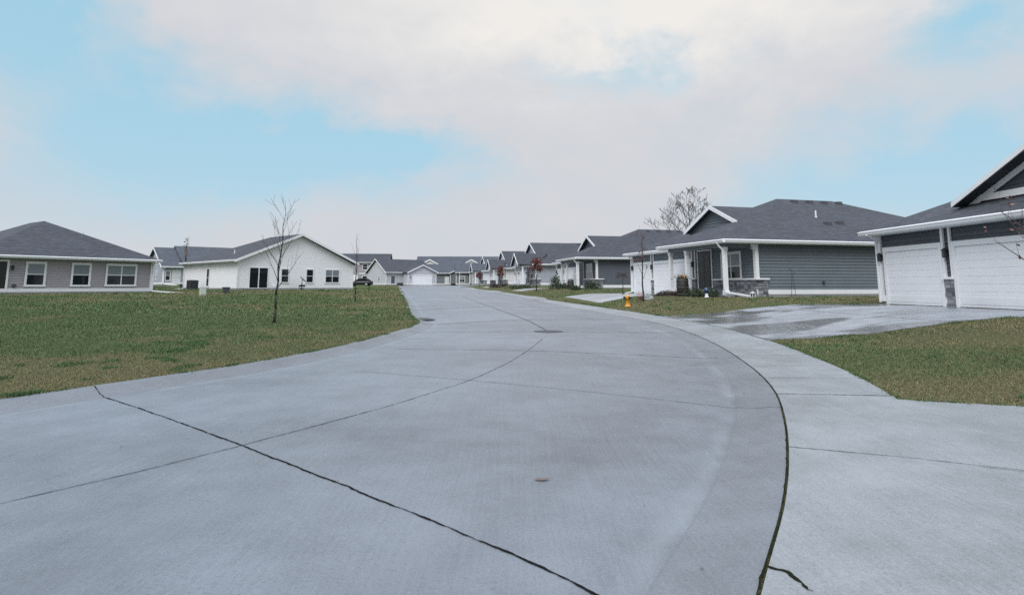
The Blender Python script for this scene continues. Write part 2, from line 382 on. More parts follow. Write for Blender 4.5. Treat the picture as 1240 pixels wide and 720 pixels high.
def garage_door(root, wf, a0, a1, z1, ribs=8, trim=.14, z0=.03, split=True):
    f = MB(); wf.box(f, a0-trim, a0, z0, z1, 0, .07); wf.box(f, a1, a1+trim, z0, z1, 0, .07); wf.box(f, a0-trim, a1+trim, z1, z1+trim*1.3, 0, .075)
    f.build('door_trim', M['white'], root)
    d = MB(); h = (z1-z0)/ribs; n = max(2, round((a1-a0)/.62))
    wf.rect(d, a0, a1, z0, z1, .012)
    for i in range(ribs):
        zz = z0+i*h
        hx = [(zz, .012), (zz+.012, .026), (zz+h-.012, .026), (zz+h, .012)]
        for (za, oa), (zb, ob) in zip(hx, hx[1:]):
            d.quad(wf.pt(a0,za,oa), wf.pt(a1,za,oa), wf.pt(a1,zb,ob), wf.pt(a0,zb,ob))
    o = d.build('garage_door', M['door'], root)
    s = MB(); wf.box(s, a0, a1, z0-.03, z0+.015, .004, .045); s.build('bottom_seal', M['black'], o)
    return o
def entry_door(root, wf, a0, a1, z0, z1, mat, trim=.1, name='front_door'):
    f = MB(); wf.box(f, a0-trim, a0, z0, z1, 0, .05); wf.box(f, a1, a1+trim, z0, z1, 0, .05); wf.box(f, a0-trim, a1+trim, z1, z1+trim, 0, .055)
    f.build('door_trim', M['white'], root)
    d = MB(); wf.box(d, a0, a1, z0, z1, 0, .02); w = a1-a0
    for (u0, u1) in ((.12, .46), (.54, .88)):
        for (v0, v1) in ((.08, .4), (.46, .9)):
            wf.box(d, a0+w*u0, a0+w*u1, z0+(z1-z0)*v0, z0+(z1-z0)*v1, .02, .032)
    o = d.build(name, mat, root)
    k = MB(); wf.box(k, a1-.12, a1-.07, z0+.98, z0+1.06, .02, .09); k.build('handle', M['iron'], o)
def lantern(root, wf, a, z):
    b = MB(); wf.box(b, a-.05, a+.05, z-.05, z+.15, 0, .03); wf.box(b, a-.015, a+.015, z+.1, z+.13, .03, .14)
    wf.box(b, a-.075, a+.075, z+.12, z+.16, .05, .21); wf.box(b, a-.04, a+.04, z+.16, z+.21, .09, .17); wf.box(b, a-.06, a+.06, z-.13, z-.11, .07, .19)
    for da in (-.058, .042):
        for oo in (.072, .172): wf.box(b, a+da, a+da+.016, z-.11, z+.12, oo, oo+.016)
    o = b.build('wall_lantern', M['black'], root)
    g = MB(); wf.box(g, a-.04, a+.04, z-.11, z+.12, .09, .17); g.build('lens', M['glass2'], o)
def stones(root, boxes, name='stone_veneer', seed=1):
    """boxes: (wf, a0, a1, z0, z1); laid stone as separate uneven blocks"""
    rr = random.Random(seed); m = MB()
    for wf, a0, a1, z0, z1 in boxes:
        wf.rect(m, a0, a1, z0, z1, .02); z = z0
        while z < z1-.02:
            h = min(rr.uniform(.09, .17), z1-z); a = a0
            if z1-z-h < .05: h = z1-z
            while a < a1-.01:
                w = min(rr.uniform(.16, .42), a1-a)
                if a1-a-w < .08: w = a1-a
                o = rr.uniform(.05, .10); g = .008; j = lambda: rr.uniform(-.006, .012)
                m.hexa([wf.pt(a+g,z+g,o-.012), wf.pt(a+w-g,z+g,o-.012), wf.pt(a+w-g,z+g,.0), wf.pt(a+g,z+g,.0),
                        wf.pt(a+g+abs(j()),z+h-g,o+j()), wf.pt(a+w-g-abs(j()),z+h-g,o+j()), wf.pt(a+w-g,z+h-g,.0), wf.pt(a+g,z+h-g,.0)]); a += w
            z += h
    return m.build(name, M['stone'], root)
def gutter(root, runs):
    m = MB()
    for p, q, out in runs:
        p = Vector(p); q = Vector(q); o = Vector((*out, 0)); d = (q-p).normalized()
        prof = [(0, .03), (.02, .03), (.03, .0), (.11, .0), (.125, -.02), (.10, -.07), (.08, -.14), (0, -.16)]
        pts = []; k = len(prof)
        for c in (p, q):
            for (oo, zz) in prof: pts.append(c+o*oo+Vector((0,0,zz)))
        m.add(pts, [(i, i+1, k+i+1, k+i) for i in range(k-1)]+[tuple(range(k-1,-1,-1)), tuple(range(k, 2*k))])
    return m.build('gutter', M['white'], root)
def downspout(root, pts, r=.04):
    m = MB()
    for p, q in zip(pts, pts[1:]):
        p = Vector(p); q = Vector(q); d = (q-p).normalized(); a = d.cross(Vector((.3, .2, 1) if abs(d.z) < .9 else (1, 0, 0))).normalized(); b = d.cross(a)
        p = p-d*.02; q = q+d*.02
        m.hexa([p-a*r-b*r, p+a*r-b*r, p+a*r+b*r, p-a*r+b*r, q-a*r-b*r, q+a*r-b*r, q+a*r+b*r, q-a*r+b*r])
    return m.build('downspout', M['white'], root)
def post(root, x, y, z0, z1, w=.19):
    m = MB(); h = w/2
    m.box(x-h, x+h, y-h, y+h, z0+.2, z1-.16); m.box(x-h-.035, x+h+.035, y-h-.035, y+h+.035, z0, z0+.2); m.box(x-h-.03, x+h+.03, y-h-.03, y+h+.03, z1-.16, z1)
    m.box(x-h-.018, x+h+.018, y-h-.018, y+h+.018, z0+.2, z0+.24); m.box(x-h-.018, x+h+.018, y-h-.018, y+h+.018, z1-.24, z1-.2)
    return m.build('post', M['white'], root)
def vents(roof, pts, pipe=()):
    for p in pts:
        m = MB(); x, y, z, ang = p; c, s = math.cos(ang), math.sin(ang)
        def q(u, v, w): return (x+u*c-v*s, y+u*s+v*c, z+w)
        m.hexa([q(-.2,-.2,-.12), q(.2,-.2,-.12), q(.2,.2,-.02), q(-.2,.2,-.02), q(-.17,-.17,.14), q(.17,-.17,.14), q(.17,.17,.16), q(-.17,.17,.16)])
        m.build('roof_vent', M['iron'], roof)
    for (x, y, z, h) in pipe:
        m = MB(); m.tube((x, y, z-.2), (x, y, z+h), .05, .05, 10); m.tube((x, y, z-.2), (x, y, z+.04), .1, .07, 10); m.build('vent_pipe', M['plastic'], roof)

def walls(root, segs, mat, z0=.38, skirt=True, course=.17, corners=(), out=.030):
    """segs: (wf, poly in (s,z)); siding, skirt board, foundation, corner boards"""
    m = MB(); sk = MB(); fd = MB()
    for wf, poly in segs:
        lap(m, wf, poly, course, out, start=z0)
        if skirt:
            wf.box(sk, -.02, wf.L+.02, .14, z0, 0, .035)
        wf.box(fd, 0, wf.L, -.7, .14 if skirt else z0, -.05, .012)
    w = m.build('wall', mat, root)
    if skirt: sk.build('skirt_board', M['white'], root)
    fd.build('foundation', M['found'], root)
    if corners:
        for (x, y, zt) in corners:
            c = MB(); c.box(x-.07, x+.07, y-.07, y+.07, .14, zt); c.build('corner_board', M['white'], root)
    return w

def hip_polys(x0, x1, y0, y1, E, m):
    w, d = x1-x0, y1-y0
    if w <= d:
        h = w/2; xc = (x0+x1)/2; a = (xc, y0+h, E+m*h); b = (xc, y1-h, E+m*h)
        return [[(x0,y0,E),(x1,y0,E),a], [(x1,y0,E),(x1,y1,E),b,a], [(x1,y1,E),(x0,y1,E),b], [(x0,y1,E),(x0,y0,E),a,b]]
    h = d/2; yc = (y0+y1)/2; a = (x0+h, yc, E+m*h); b = (x1-h, yc, E+m*h)
    return [[(x0,y0,E),(x1,y0,E),b,a], [(x1,y0,E),(x1,y1,E),b], [(x1,y1,E),(x0,y1,E),a,b], [(x0,y1,E),(x0,y0,E),a]]
def gable_polys(x0, x1, y0, y1, E, m, axis):
    """x0..y1 is the eave rectangle, ridge along axis"""
    if axis == 'y':
        xc = (x0+x1)/2; z = E+m*(x1-x0)/2
        return [[(x0,y0,E),(xc,y0,z),(xc,y1,z),(x0,y1,E)], [(xc,y0,z),(x1,y0,E),(x1,y1,E),(xc,y1,z)]]
    yc = (y0+y1)/2; z = E+m*(y1-y0)/2
    return [[(x0,y0,E),(x1,y0,E),(x1,yc,z),(x0,yc,z)], [(x0,yc,z),(x1,yc,z),(x1,y1,E),(x0,y1,E)]]
def roof(root, polys, mat):
    m = MB()
    for p in polys: m.roofpoly(p)
    return m.build('roof', mat, root)
def rake(root, pairs, out, h=.22, th=.045):
    m = MB()
    for p, q in pairs:
        p = Vector(p)+Vector((0,0,.03)); q = Vector(q)+Vector((0,0,.03)); board(m, p, q, h, th, out)
    return m.build('rake_board', M['white'], root)
def soffit(root, poly, z, mat=None):
    m = MB(); n = len(poly); pts = [(x, y, z) for x, y in poly]+[(x, y, z+.03) for x, y in poly]
    m.add(pts, [tuple(range(n-1,-1,-1)), tuple(range(n, 2*n))]+[(i, (i+1)%n, n+(i+1)%n, n+i) for i in range(n)])
    return m.build('soffit', mat or M['white'], root)

# ------------------------------------------------------------------ houses: where they stand
def rot_of(dx, dy): return math.atan2(dy, dx)
PLACE = {}
def place(key, x, y, z, rot, pad):
    PLACE[key] = ((x, y, z), rot); PADS.append((x, y, rot, *pad, z))
place('HR', 15.97, 11.03, .85, rot_of(.06, -.998), (-14.5, 0, -.5, 16))
place('H2', 12.9, 33.0, 1.02, rot_of(.262, -.965), (-14.5, .5, -2.2, 16))
place('H3', 8.06, 59.5, 1.30, rot_of(.187, -.982), (-14.5, .5, -2.2, 16))
place('H4', 3.3, 86, 1.60, rot_of(.187, -.982), (-14.5, .5, -2.2, 16))
place('H5', -1.4, 112, 1.78, rot_of(.187, -.982), (-14.5, .5, -2.2, 16))
place('H6', -6.2, 138, 1.95, rot_of(.187, -.982), (-14.5, .5, -2.2, 16))
place('L1', -29.0, 50.3, 1.04, rot_of(.55, .83), (-11.3, 0, 0, 14))
place('L1b', -39.6, 66, 1.55, R(20), (-11, 0, 0, 8))
place('L2', -52.4, 94, 1.72, R(40), (0, 16, 0, 13))
place('L3', -27.2, 62, 1.2, R(47.5), (0, 13.2, 0, 13))
place('F0', -47.0, 166, 1.8, R(6), (0, 14.5, 0, 9))
place('F1', -29.5, 147, 1.76, R(34), (0, 12, -3, 12))
place('F2a', -27.5, 172, 1.85, R(6), (0, 18, -3, 11))
place('F2b', -14.5, 163, 1.85, R(6), (0, 15, -3, 11))
place('F3', -30.5, 200, 1.9, R(3), (0, 26, 0, 12))

def plan_a(root, sid, rf, porch='hip', uc=5.1, hw=2.9, yg=1.0, over=.35, frieze=False, D=19.0, near=True, pipes=True, trimcol=None, seed=1, gar=(11.75, 11.02, 6.42), kick=True):
    W = 14.5; E = 2.95; m = .45; S = E-.16; hp = W/2
    U = lambda u, y, z: (-u, y, z)
    front = WF((-W, 0), (0, 0)); side = WF((0, 0), (0, D)); far = WF((-W, D), (-W, 0)); back = WF((0, D), (-W, D))
    fs = lambda u: W-u
    walls(root, [(front, [(0, .38), (W, .38), (W, S), (0, S)]), (side, [(0, .38), (D, .38), (D, S), (0, S)]), (far, [(0, .38), (D, .38), (D, S), (0, S)]), (back, [(0, .38), (W, .38), (W, S), (0, S)])],
          sid, corners=[(-W, 0, S), (-W, D, S), (0, D, S)])
    c = MB(); c.box(-.10, .10, -.10, .10, .95, S)          # heavy boxed corner above the stone
    c.box(-.10, .10, -.22, -.10, S-.28, S); c.box(-.10, .10, -.32, -.22, S-.16, S)
    c.build('corner_post', M['white'], root)
    # roof
    yf = -2.2 if porch == 'hip' else -.5
    uh = 2.35+(over-.35)*-1 if porch == 'hip' else (yg-over)
    zr = E+m*(uc+.5); yr = yg-over
    zn = lambda u: E+m*(u+.5)
    near_poly = [U(-.5, yf, E), U(yr+1.7 if porch == 'hip' else yr, yr, zn(yr+1.7 if porch == 'hip' else yr)), U(uc, yr, zr), U(uc, uc, zr), U(hp, hp, zn(hp)), U(hp, D-hp, zn(hp)), U(-.5, D+.5, E)]
    polys = [near_poly]
    if porch == 'hip':
        polys += [[U(-.5,-2.2,E), U(3.05,1.35,E+m*3.55), U(6.6,-2.2,E)], [U(6.6,-2.2,E), U(3.05,1.35,E+m*3.55), U(3.05,3.05,E+m*3.55), U(6.6,-.5,E)],
                  [U(6.6,-.5,E), U(3.05,3.05,E+m*3.55), U(hp,hp,zn(hp)), U(W+.5,-.5,E)]]
    else:
        polys += [[U(-.5,-.5,E), U(hp,hp,zn(hp)), U(W+.5,-.5,E)]]
    polys += [[U(W+.5,-.5,E), U(hp,hp,zn(hp)), U(hp,D-hp,zn(hp)), U(W+.5,D+.5,E)], [U(W+.5,D+.5,E), U(hp,D-hp,zn(hp)), U(-.5,D+.5,E)]]
    ue = uc+hw+.15; ze = zr-m*(hw+.15)
    polys += [[U(uc,yr,zr), U(uc,uc+.1,zr), U(ue,uc+.1,ze), U(ue,yr,ze)]]
    if porch == 'gable':
        pc, ph, pm = 2.45, 2.6, .62
        pz = E+pm*ph
        polys += [[U(pc,-2.6,pz), U(pc,2.2,pz), U(pc+ph,2.2,E), U(pc+ph,-2.6,E)], [U(pc,-2.6,pz), U(pc-ph,-2.6,E), U(pc-ph,.2,E), U(pc,2.2,pz)]]
    ro = roof(root, polys, rf)
    nb = zn(yr+1.7 if porch == 'hip' else yr); ub = yr+1.7 if porch == 'hip' else yr
    pairs = [(U(uc,yr,zr), U(ue,yr,ze)), (U(uc,yr,zr), U(ub,yr,nb))]
    if porch == 'gable': pairs += [(U(pc,-2.6,pz), U(pc+ph,-2.6,E)), (U(pc,-2.6,pz), U(pc-ph,-2.6,E))]
    rake(root, pairs, (0, -1, 0), .17 if frieze else .24)
    # dormer gable
    g = MB(); gw = WF((-(uc+hw), yg), (-ub, yg)); top = zr-.14
    lap(g, gw, [(0, 3.2), (gw.L, 3.2), (gw.L, max(3.25, nb-.14)), (hw, top), (0, zr-m*hw-.14)], .17, start=3.2)
    g.quad(U(uc+hw, yg, 3.1), U(uc+hw, yg+2.4, 3.1), U(uc+hw, yg+2.4, zr-m*hw-.1), U(uc+hw, yg, zr-m*hw-.1))
    if porch == 'gable':
        pw = WF((-(pc+ph-.3), -2.3), (-(pc-ph+.3), -2.3)); lap(g, pw, [(0, 2.72), (pw.L, 2.72), (pw.L, E), (ph-.3, pz-.15), (0, E)], .17, start=2.72)
    g.build('gable', sid, root)
    if frieze:
        f = MB(); o = -.05
        board(f, U(uc, yg-.03, top), U(uc+hw, yg-.03, top-m*hw), .2, .05, (0,-1,0)); board(f, U(uc, yg-.03, top), U(ub, yg-.03, nb-.14), .2, .05, (0,-1,0))
        f.box(-(uc+hw-.45), -(ub+.4), yg-.096, yg-.026, E+m*(yg+.5)+.02, E+m*(yg+.5)+.24)
        f.build('frieze_board', M['white'], root)
    # eaves
    out = [(-.5,-2.2), (6.6,-2.2), (6.6,-.5)] if porch == 'hip' else [(-.5,-.5)]
    ol = [(-u, y) for u, y in out+[(W+.5,-.5), (W+.5,D+.5), (-.5,D+.5)]]
    soffit(root, ol[::-1], S-.02)
    runs = [((.5,yf,E), (.5,D+.5,E), (1,0))]
    if porch == 'hip': runs += [((-6.6,-2.2,E), (.5,-2.2,E), (0,-1)), ((-6.6,-.5,E), (-6.6,-2.2,E), (-1,0)), ((-W-.5,-.5,E), (-6.6,-.5,E), (0,-1))]
    else: runs += [((-W-.5,-.5,E), (.5,-.5,E), (0,-1))]
    runs += [((-W-.5,D+.5,E), (-W-.5,-.5,E), (-1,0))]
    gutter(root, runs)
    # front: garage doors, pilasters, entry, window
    garage_door(root, front, fs(14.15), fs(gar[0]), 2.1); garage_door(root, front, fs(gar[1]), fs(gar[2]), 2.1)
    for (ua, ub_) in ((gar[1]+.17, gar[0]-.17), (gar[2]-.57, gar[2]-.17)):
        a0, a1 = fs(ub_), fs(ua); pl = MB()
        stones(root, [(front, a0, a1, .0, .98)], seed=seed+int(ua)); front.box(pl, a0-.03, a1+.03, .98, 1.06, 0, .15)
        front.box(pl, a0-.02, a0+.09, 1.06, S, 0, .07); front.box(pl, a1-.07, a1+.02, 1.06, S, 0, .07)
        pl.build('pilaster', M['white'], root)
    for u in (14.42, (gar[0]+gar[1])/2, gar[2]-.37): lantern(root, front, fs(u), 1.86)
    entry_door(root, front, fs(5.55), fs(4.12), .14, 2.66, M['door_and_shade'], .07)  # oversized dark panel: the door plus painted shade of its entry recess
    window(root, front, fs(3.05), fs(1.35), .98, 2.36, 2, gcol=M['glass'])
    st = [(front, fs(3.9), fs(0)+.0, .0, .90), (side, 0, .62, 0, .90)]
    stones(root, st, seed=seed)
    cap = MB(); front.box(cap, fs(3.95), W+.14, .90, .985, 0, .16); side.box(cap, -.14, .68, .90, .985, 0, .16); cap.build('stone_cap', M['white'], root)
    if porch:
        sl = MB(); pu = 5.85
        sl.box(-pu, .3, -2.1, -.02, -.6, .12); sl.build('porch_slab', M['found'], root)
        py = -1.85; us = (.05, 3.75, 5.6) if porch == 'hip' else (.2, 4.5)
        for u in us: post(root, -u, py, .12, S-.2)
        b = MB(); b.box(-us[-1]-.12, -us[0]+.12, py-.09, py+.09, S-.21, S-.02); b.box(-us[0]-.09, -us[0]+.09, py+.09, -.1, S-.21, S-.02)
        if porch == 'gable': b.box(-us[-1]-.09, -us[-1]+.09, py+.09, 0, S-.21, S-.02)
        b.build('porch_beam', M['white'] if porch == 'gable' else sid, root)  # hip porch beam takes the darker siding colour in place of eave shade
        if porch == 'hip': downspout(root, [(-.05, -2.27, E-.14), (-.05, -2.15, E-.32), (.06, -1.99, E-.5), (.06, -1.99, .27), (.78, -.98, .06)], .045)
    downspout(root, [(-W+.05, -.57, E-.14), (-W+.05, -.2, E-.34), (-W-.1, -.11, E-.45), (-W-.1, -.11, .12)]+([(-W-.1, -.6, .05)] if kick else []), .035)
    if near:
        vm = R(0)
        vents(ro, [(-hp+.6, hp+.9+k*1.2, zn(hp-.6), R(90)) for k in range(4)], [(-3.6, 7.15, zn(3.6), .42)] if pipes else [])
        if pipes: vents(ro, [(-2.3, 6.8, zn(2.3), R(90)), (-2.5, 7.85, zn(2.5), R(90))])
    return ro

GR = 'single storey houses along the right side of the street'
def house(key, label, name='house', group=None):
    loc, rot = PLACE[key]; return thing(name, label, 'house', loc, rot, group)
r = house('HR', 'dark slate house with white garage doors on the wet driveway at the right edge', group=GR)
plan_a(r, M['dark'], M['roof'], porch=None, uc=6.1, hw=4.85, over=.55, yg=1.05, frieze=True, seed=3, gar=(11.25, 10.5, 5.9), kick=False)
r = house('H2', 'blue grey sided house with dark porch, white posts and stone base behind the yellow hydrant', group=GR)
plan_a(r, M['blue'], M['roof'], seed=5)
hb = MB(); WFs = WF((0, 0), (0, 17)); WFs.box(hb, 4.1, 4.22, .72, .84, .02, .09); hb.build('outdoor_tap', M['acgrey'], r)
r = house('H3', 'slate grey house with hip porch, second along the right side behind the small bare tree', group=GR)
plan_a(r, M['slate'], M['roof'], seed=8, pipes=False)
r = house('H4', 'pale grey house with gabled porch and red tree in front of it', group=GR)
plan_a(r, M['bluepale'], M['roof2'], porch='gable', uc=7.2, hw=3.0, seed=9, pipes=False)
r = house('H5', 'off white house with gabled porch, second farthest of the right hand row', group=GR)
plan_a(r, M['cream'], M['roof2'], porch='gable', uc=7.2, hw=3.0, seed=10, pipes=False, near=False)
r = house('H6', 'white house at the far end of the right hand row where the street bends', group=GR)
plan_a(r, M['cream'], M['roof3'], porch='gable', uc=7.2, hw=3.0, seed=11, pipes=False, near=False)

def rect_segs(x0, x1, y0, y1, S, z0=.38):
    out = []
    for a, b in (((x0,y0),(x1,y0)), ((x1,y0),(x1,y1)), ((x1,y1),(x0,y1)), ((x0,y1),(x0,y0))):
        w = WF(a, b); out.append((w, [(0,z0),(w.L,z0),(w.L,S),(0,S)]))
    return out
def hip_gutters(root, x0, x1, y0, y1, E):
    gutter(root, [((x0,y0,E),(x1,y0,E),(0,-1)), ((x1,y0,E),(x1,y1,E),(1,0)), ((x0,y1,E),(x0,y0,E),(-1,0))])

GL = 'houses beyond the left lawn'
# L1 warm grey hip-roofed house
r = house('L1', 'warm grey house with dark hip roof and three white windows at the left edge', group=GL)
W, D, E, m = 11.3, 14, 2.60, .49; S = E-.16
segs = rect_segs(-W, 0, 0, D, S); walls(r, segs, M['mauve'], out=.028, corners=[(-W,0,S),(0,0,S),(0,D,S)])
ro = roof(r, hip_polys(-W-.5, .5, -.5, D+.5, E, m), M['roof']); hip_gutters(r, -W-.5, .5, -.5, D+.5, E)
soffit(r, [(-W-.5,-.5),(.5,-.5),(.5,D+.5),(-W-.5,D+.5)], S-.02)
f = segs[0][0]
window(r, f, W-3.25, W-1.2, .62, 2.12, 2); window(r, f, W-5.55, W-4.45, .6, 2.12); window(r, f, W-8.35, W-7.3, .6, 2.12)
entry_door(r, f, .35, W-9.5, .14, 2.2, M['door_and_shade'], .12, 'back_door'); lantern(r, f, W-9.2, 1.75)
mt = MB(); f.box(mt, W-9.12, W-8.9, .5, .66, .02, .12); mt.build('outlet_box', M['acgrey'], r)
vents(ro, [], [(-3.4, 4.3, E+m*3.9, .3)])
downspout(r, [(.02,-.57,E-.15),(.02,-.2,E-.35),(.1,-.11,E-.45),(.1,-.11,.15),(1.3,-.6,.03),(2.2,-.9,-.04)], .045)
# small roof behind L1
r = house('L1b', 'low grey house half hidden behind the warm grey house', group=GL)
segs = rect_segs(-11, 0, 0, 8, 2.75); walls(r, segs, M['mauve'], corners=[(0,0,2.75)]); ro = roof(r, hip_polys(-11.5,.5,-.5,8.5,2.9,.42), M['roof']); hip_gutters(r,-11.5,.5,-.5,8.5,2.9); window(r, segs[0][0], 7, 8.2, .7, 2.1)
sk = MB(); z = lambda y: 2.9+.42*(y+.5)
sk.hexa([(-3.4,1.2,z(1.2)-.05),(-2.6,1.2,z(1.2)-.05),(-2.6,2.6,z(2.6)-.05),(-3.4,2.6,z(2.6)-.05),(-3.4,1.2,z(1.2)+.12),(-2.6,1.2,z(1.2)+.12),(-2.6,2.6,z(2.6)+.12),(-3.4,2.6,z(2.6)+.12)]); sk.build('skylight', M['plastic'], ro)  # white colour stands for the sky glare on the skylight
# L2
r = house('L2', 'blue grey gabled house with a pale door left of the white gable house', group=GL)
E, m = 2.75, .46; S = E-.16
segs = rect_segs(0, 16, 0, 13, S)
zr = E+m*7; lw = segs[3][0]
segs[3] = (lw, [(0,.38),(13,.38),(13,S),(6.5,zr-.2),(0,S)])
walls(r, segs, M['bluepale'], corners=[(0,0,S),(0,13,S)])
ro = roof(r, gable_polys(-.4, 16.4, -.5, 13.5, E, m, 'x')+[[(5,6.2,zr+.0),(5,13.5,E),(16.4,13.5,E),(16.4,6.2,zr+.3)]]+gable_polys(2.6,16.4,-.1,13.1,E+.5,m,'x'), M['roof3'])
rake(r, [((-.4,6.5,zr),(-.4,-.5,E)), ((-.4,6.5,zr),(-.4,13.5,E))], (-1,0,0), .24)
gutter(r, [((-.4,-.5,E),(16.4,-.5,E),(0,-1))]); soffit(r, [(-.4,-.5),(16.4,-.5),(16.4,0),(-.4,0)], S-.02)
entry_door(r, segs[0][0], 1.3, 2.3, .14, 2.2, M['plastic']); window(r, segs[0][0], .35, .95, .7, 2.1); window(r, lw, 8.0, 8.9, .9, 2.2)
downspout(r, [(.1,-.6,E-.15),(.1,-.12,E-.4),(.1,-.12,.15),(1.8,-1.2,.0)], .05); downspout(r, [(5.2,-.6,E-.15),(5.2,-.12,E-.4),(5.2,-.12,.15),(3.9,-1.6,.0)], .05)
# L3 white gable
r = house('L3', 'white sided house with broad gable, dark patio door and three windows across the lawn', group=GL)
W, D, E, m = 13.2, 13.5, 2.95, .42; S = E-.16
segs = rect_segs(0, W, 0, D, S, .2); zr = E+m*(W/2+.5)
segs[0] = (segs[0][0], [(0,.2),(W,.2),(W,S+.1),(W/2,zr-.16),(0,S+.1)])
walls(r, segs, M['whitewall'], z0=.2, skirt=False, course=.2, out=.014, corners=[(0,0,S),(W,0,S),(0,D,S)])
h = W/2+.5; yb = D+.5
ro = roof(r, [[(-.5,-.45,E),(W/2,-.45,zr),(W/2,yb-h,zr),(-.5,yb,E)], [(W/2,-.45,zr),(W+.5,-.45,E),(W+.5,yb,E),(W/2,yb-h,zr)], [(-.5,yb,E),(W/2,yb-h,zr),(W+.5,yb,E)]], M['roof2'])
rake(r, [((W/2,-.45,zr),(-.5,-.45,E)), ((W/2,-.45,zr),(W+.5,-.45,E))], (0,-1,0), .26)
gutter(r, [((-.5,yb,E),(-.5,-.45,E),(-1,0)), ((W+.5,-.45,E),(W+.5,yb,E),(1,0))])
soffit(r, [(-.5,-.45),(0,-.45),(0,yb),(-.5,yb)], S-.02)
f = segs[0][0]
pf = MB(); a0, a1 = 1.25, 3.1
f.box(pf, a0-.09, a0, .2, 2.2, 0, .05); f.box(pf, a1, a1+.09, .2, 2.2, 0, .05); f.box(pf, a0-.09, a1+.09, 2.2, 2.3, 0, .05); f.box(pf, a0-.09, a1+.09, .14, .2, 0, .07); f.box(pf, (a0+a1)/2-.05, (a0+a1)/2+.05, .2, 2.2, 0, .045)
po = pf.build('patio_door', M['white'], r); q = MB(); f.rect(q, a0, (a0+a1)/2-.05, .2, 2.2, .025); f.rect(q, (a0+a1)/2+.05, a1, .2, 2.2, .03); q.build('pane', M['glass'], po)
for a, b, c in ((4.6, 5.4, 1), (7.45, 8.25, 1), (9.75, 11.45, 2)): window(r, f, a, b, .75, 2.15, c, pale_upper=(c == 2), trim=.07)
ls = segs[3][0]; window(r, ls, D-7.35, D-6.75, .35, 2.2, 1, pale_upper=False, trim=.09)
vents(ro, [], [(1.6, 4.6, E+m*2.1, .4)])
downspout(r, [(-.55,D,E-.15),(-.12,D,E-.4),(-.12,D,.1),(-1.4,D+.4,0)], .045)

GF = 'distant houses where the street bends'
# F0 townhouse
r = house('F0', 'dark roofed two storey townhouse behind the black car', group=GF)
E = 6.0; segs = rect_segs(0, 14, 0, 9, E-.1); walls(r, segs, M['mauve'], corners=[(0,0,E-.1),(14,0,E-.1)])
roof(r, gable_polys(-.4,14.4,-.4,9.4,E,.52,'x'), M['roof']); gutter(r, [((-.4,-.4,E),(14.4,-.4,E),(0,-1))])
f = segs[0][0]
for z0 in (1.0, 4.1):
    window(r, f, 7.2, 8.5, z0, z0+1.4, 1, pale_upper=False); window(r, f, 11.2, 12.4, z0, z0+1.4, 1, pale_upper=False)
wp = MB(); f.box(wp, .6, 6.0, .15, 2.7, 0, .05); wp.build('garage_door', M['door'], r); wp = MB(); f.box(wp, 6.3, 9.4, 2.9, 3.2, 0, .05); wp.build('trim_panel', M['white'], r)
# F1
r = house('F1', 'pale grey house with a gabled white garage facing the end of the street', group=GF)
E, m = 3.0, .5; S = E-.16; D = 12.5; zr = E+m*(D/2+.5)
segs = rect_segs(0, 12, 0, D, S); lw = segs[3][0]; segs[3] = (lw, [(0,.38),(D,.38),(D,S),(D/2,zr-.2),(0,S)])
gx0, gx1 = 4.2, 11.5; g = rect_segs(gx0, gx1, -3, 0, S); gz = E+.45*((gx1-gx0)/2+.4)
g[0] = (g[0][0], [(0,.38),(gx1-gx0,.38),(gx1-gx0,S+.08),((gx1-gx0)/2,gz-.18),(0,S+.08)])
walls(r, segs+g[:2]+g[3:], M['pale'], corners=[(0,0,S),(gx0,-3,S),(gx1,-3,S)])
roof(r, gable_polys(-.4,12.3,-.5,D+.5,E,m,'x')+[[(gx0-.4,-3.4,E),((gx0+gx1)/2,-3.4,gz),((gx0+gx1)/2,4,gz),(gx0-.4,.2,E)], [((gx0+gx1)/2,-3.4,gz),(gx1+.4,-3.4,E),(gx1+.4,.2,E),((gx0+gx1)/2,4,gz)]], M['roof2'])
rake(r, [(((gx0+gx1)/2,-3.4,gz),(gx0-.4,-3.4,E)), (((gx0+gx1)/2,-3.4,gz),(gx1+.4,-3.4,E))], (0,-1,0), .26)
rk = MB(); board(rk, (-.4,D/2,zr+.03), (-.4,-.5,E+.03), .24, .045, (-1,0,0)); board(rk, (-.4,D/2,zr+.03), (-.4,D+.5,E+.03), .24, .045, (-1,0,0)); rk.build('rake_board', M['white'], r)
gutter(r, [((-.4,-.5,E),(gx0-.4,-.5,E),(0,-1))])
garage_door(r, g[0][0], 1.2, 6.1, 2.25); entry_door(r, segs[0][0], 1.2, 2.15, .14, 2.2, M['slate'])
window(r, lw, 7.6, 8.5, 1.0, 2.2); lantern(r, g[0][0], .6, 1.8)
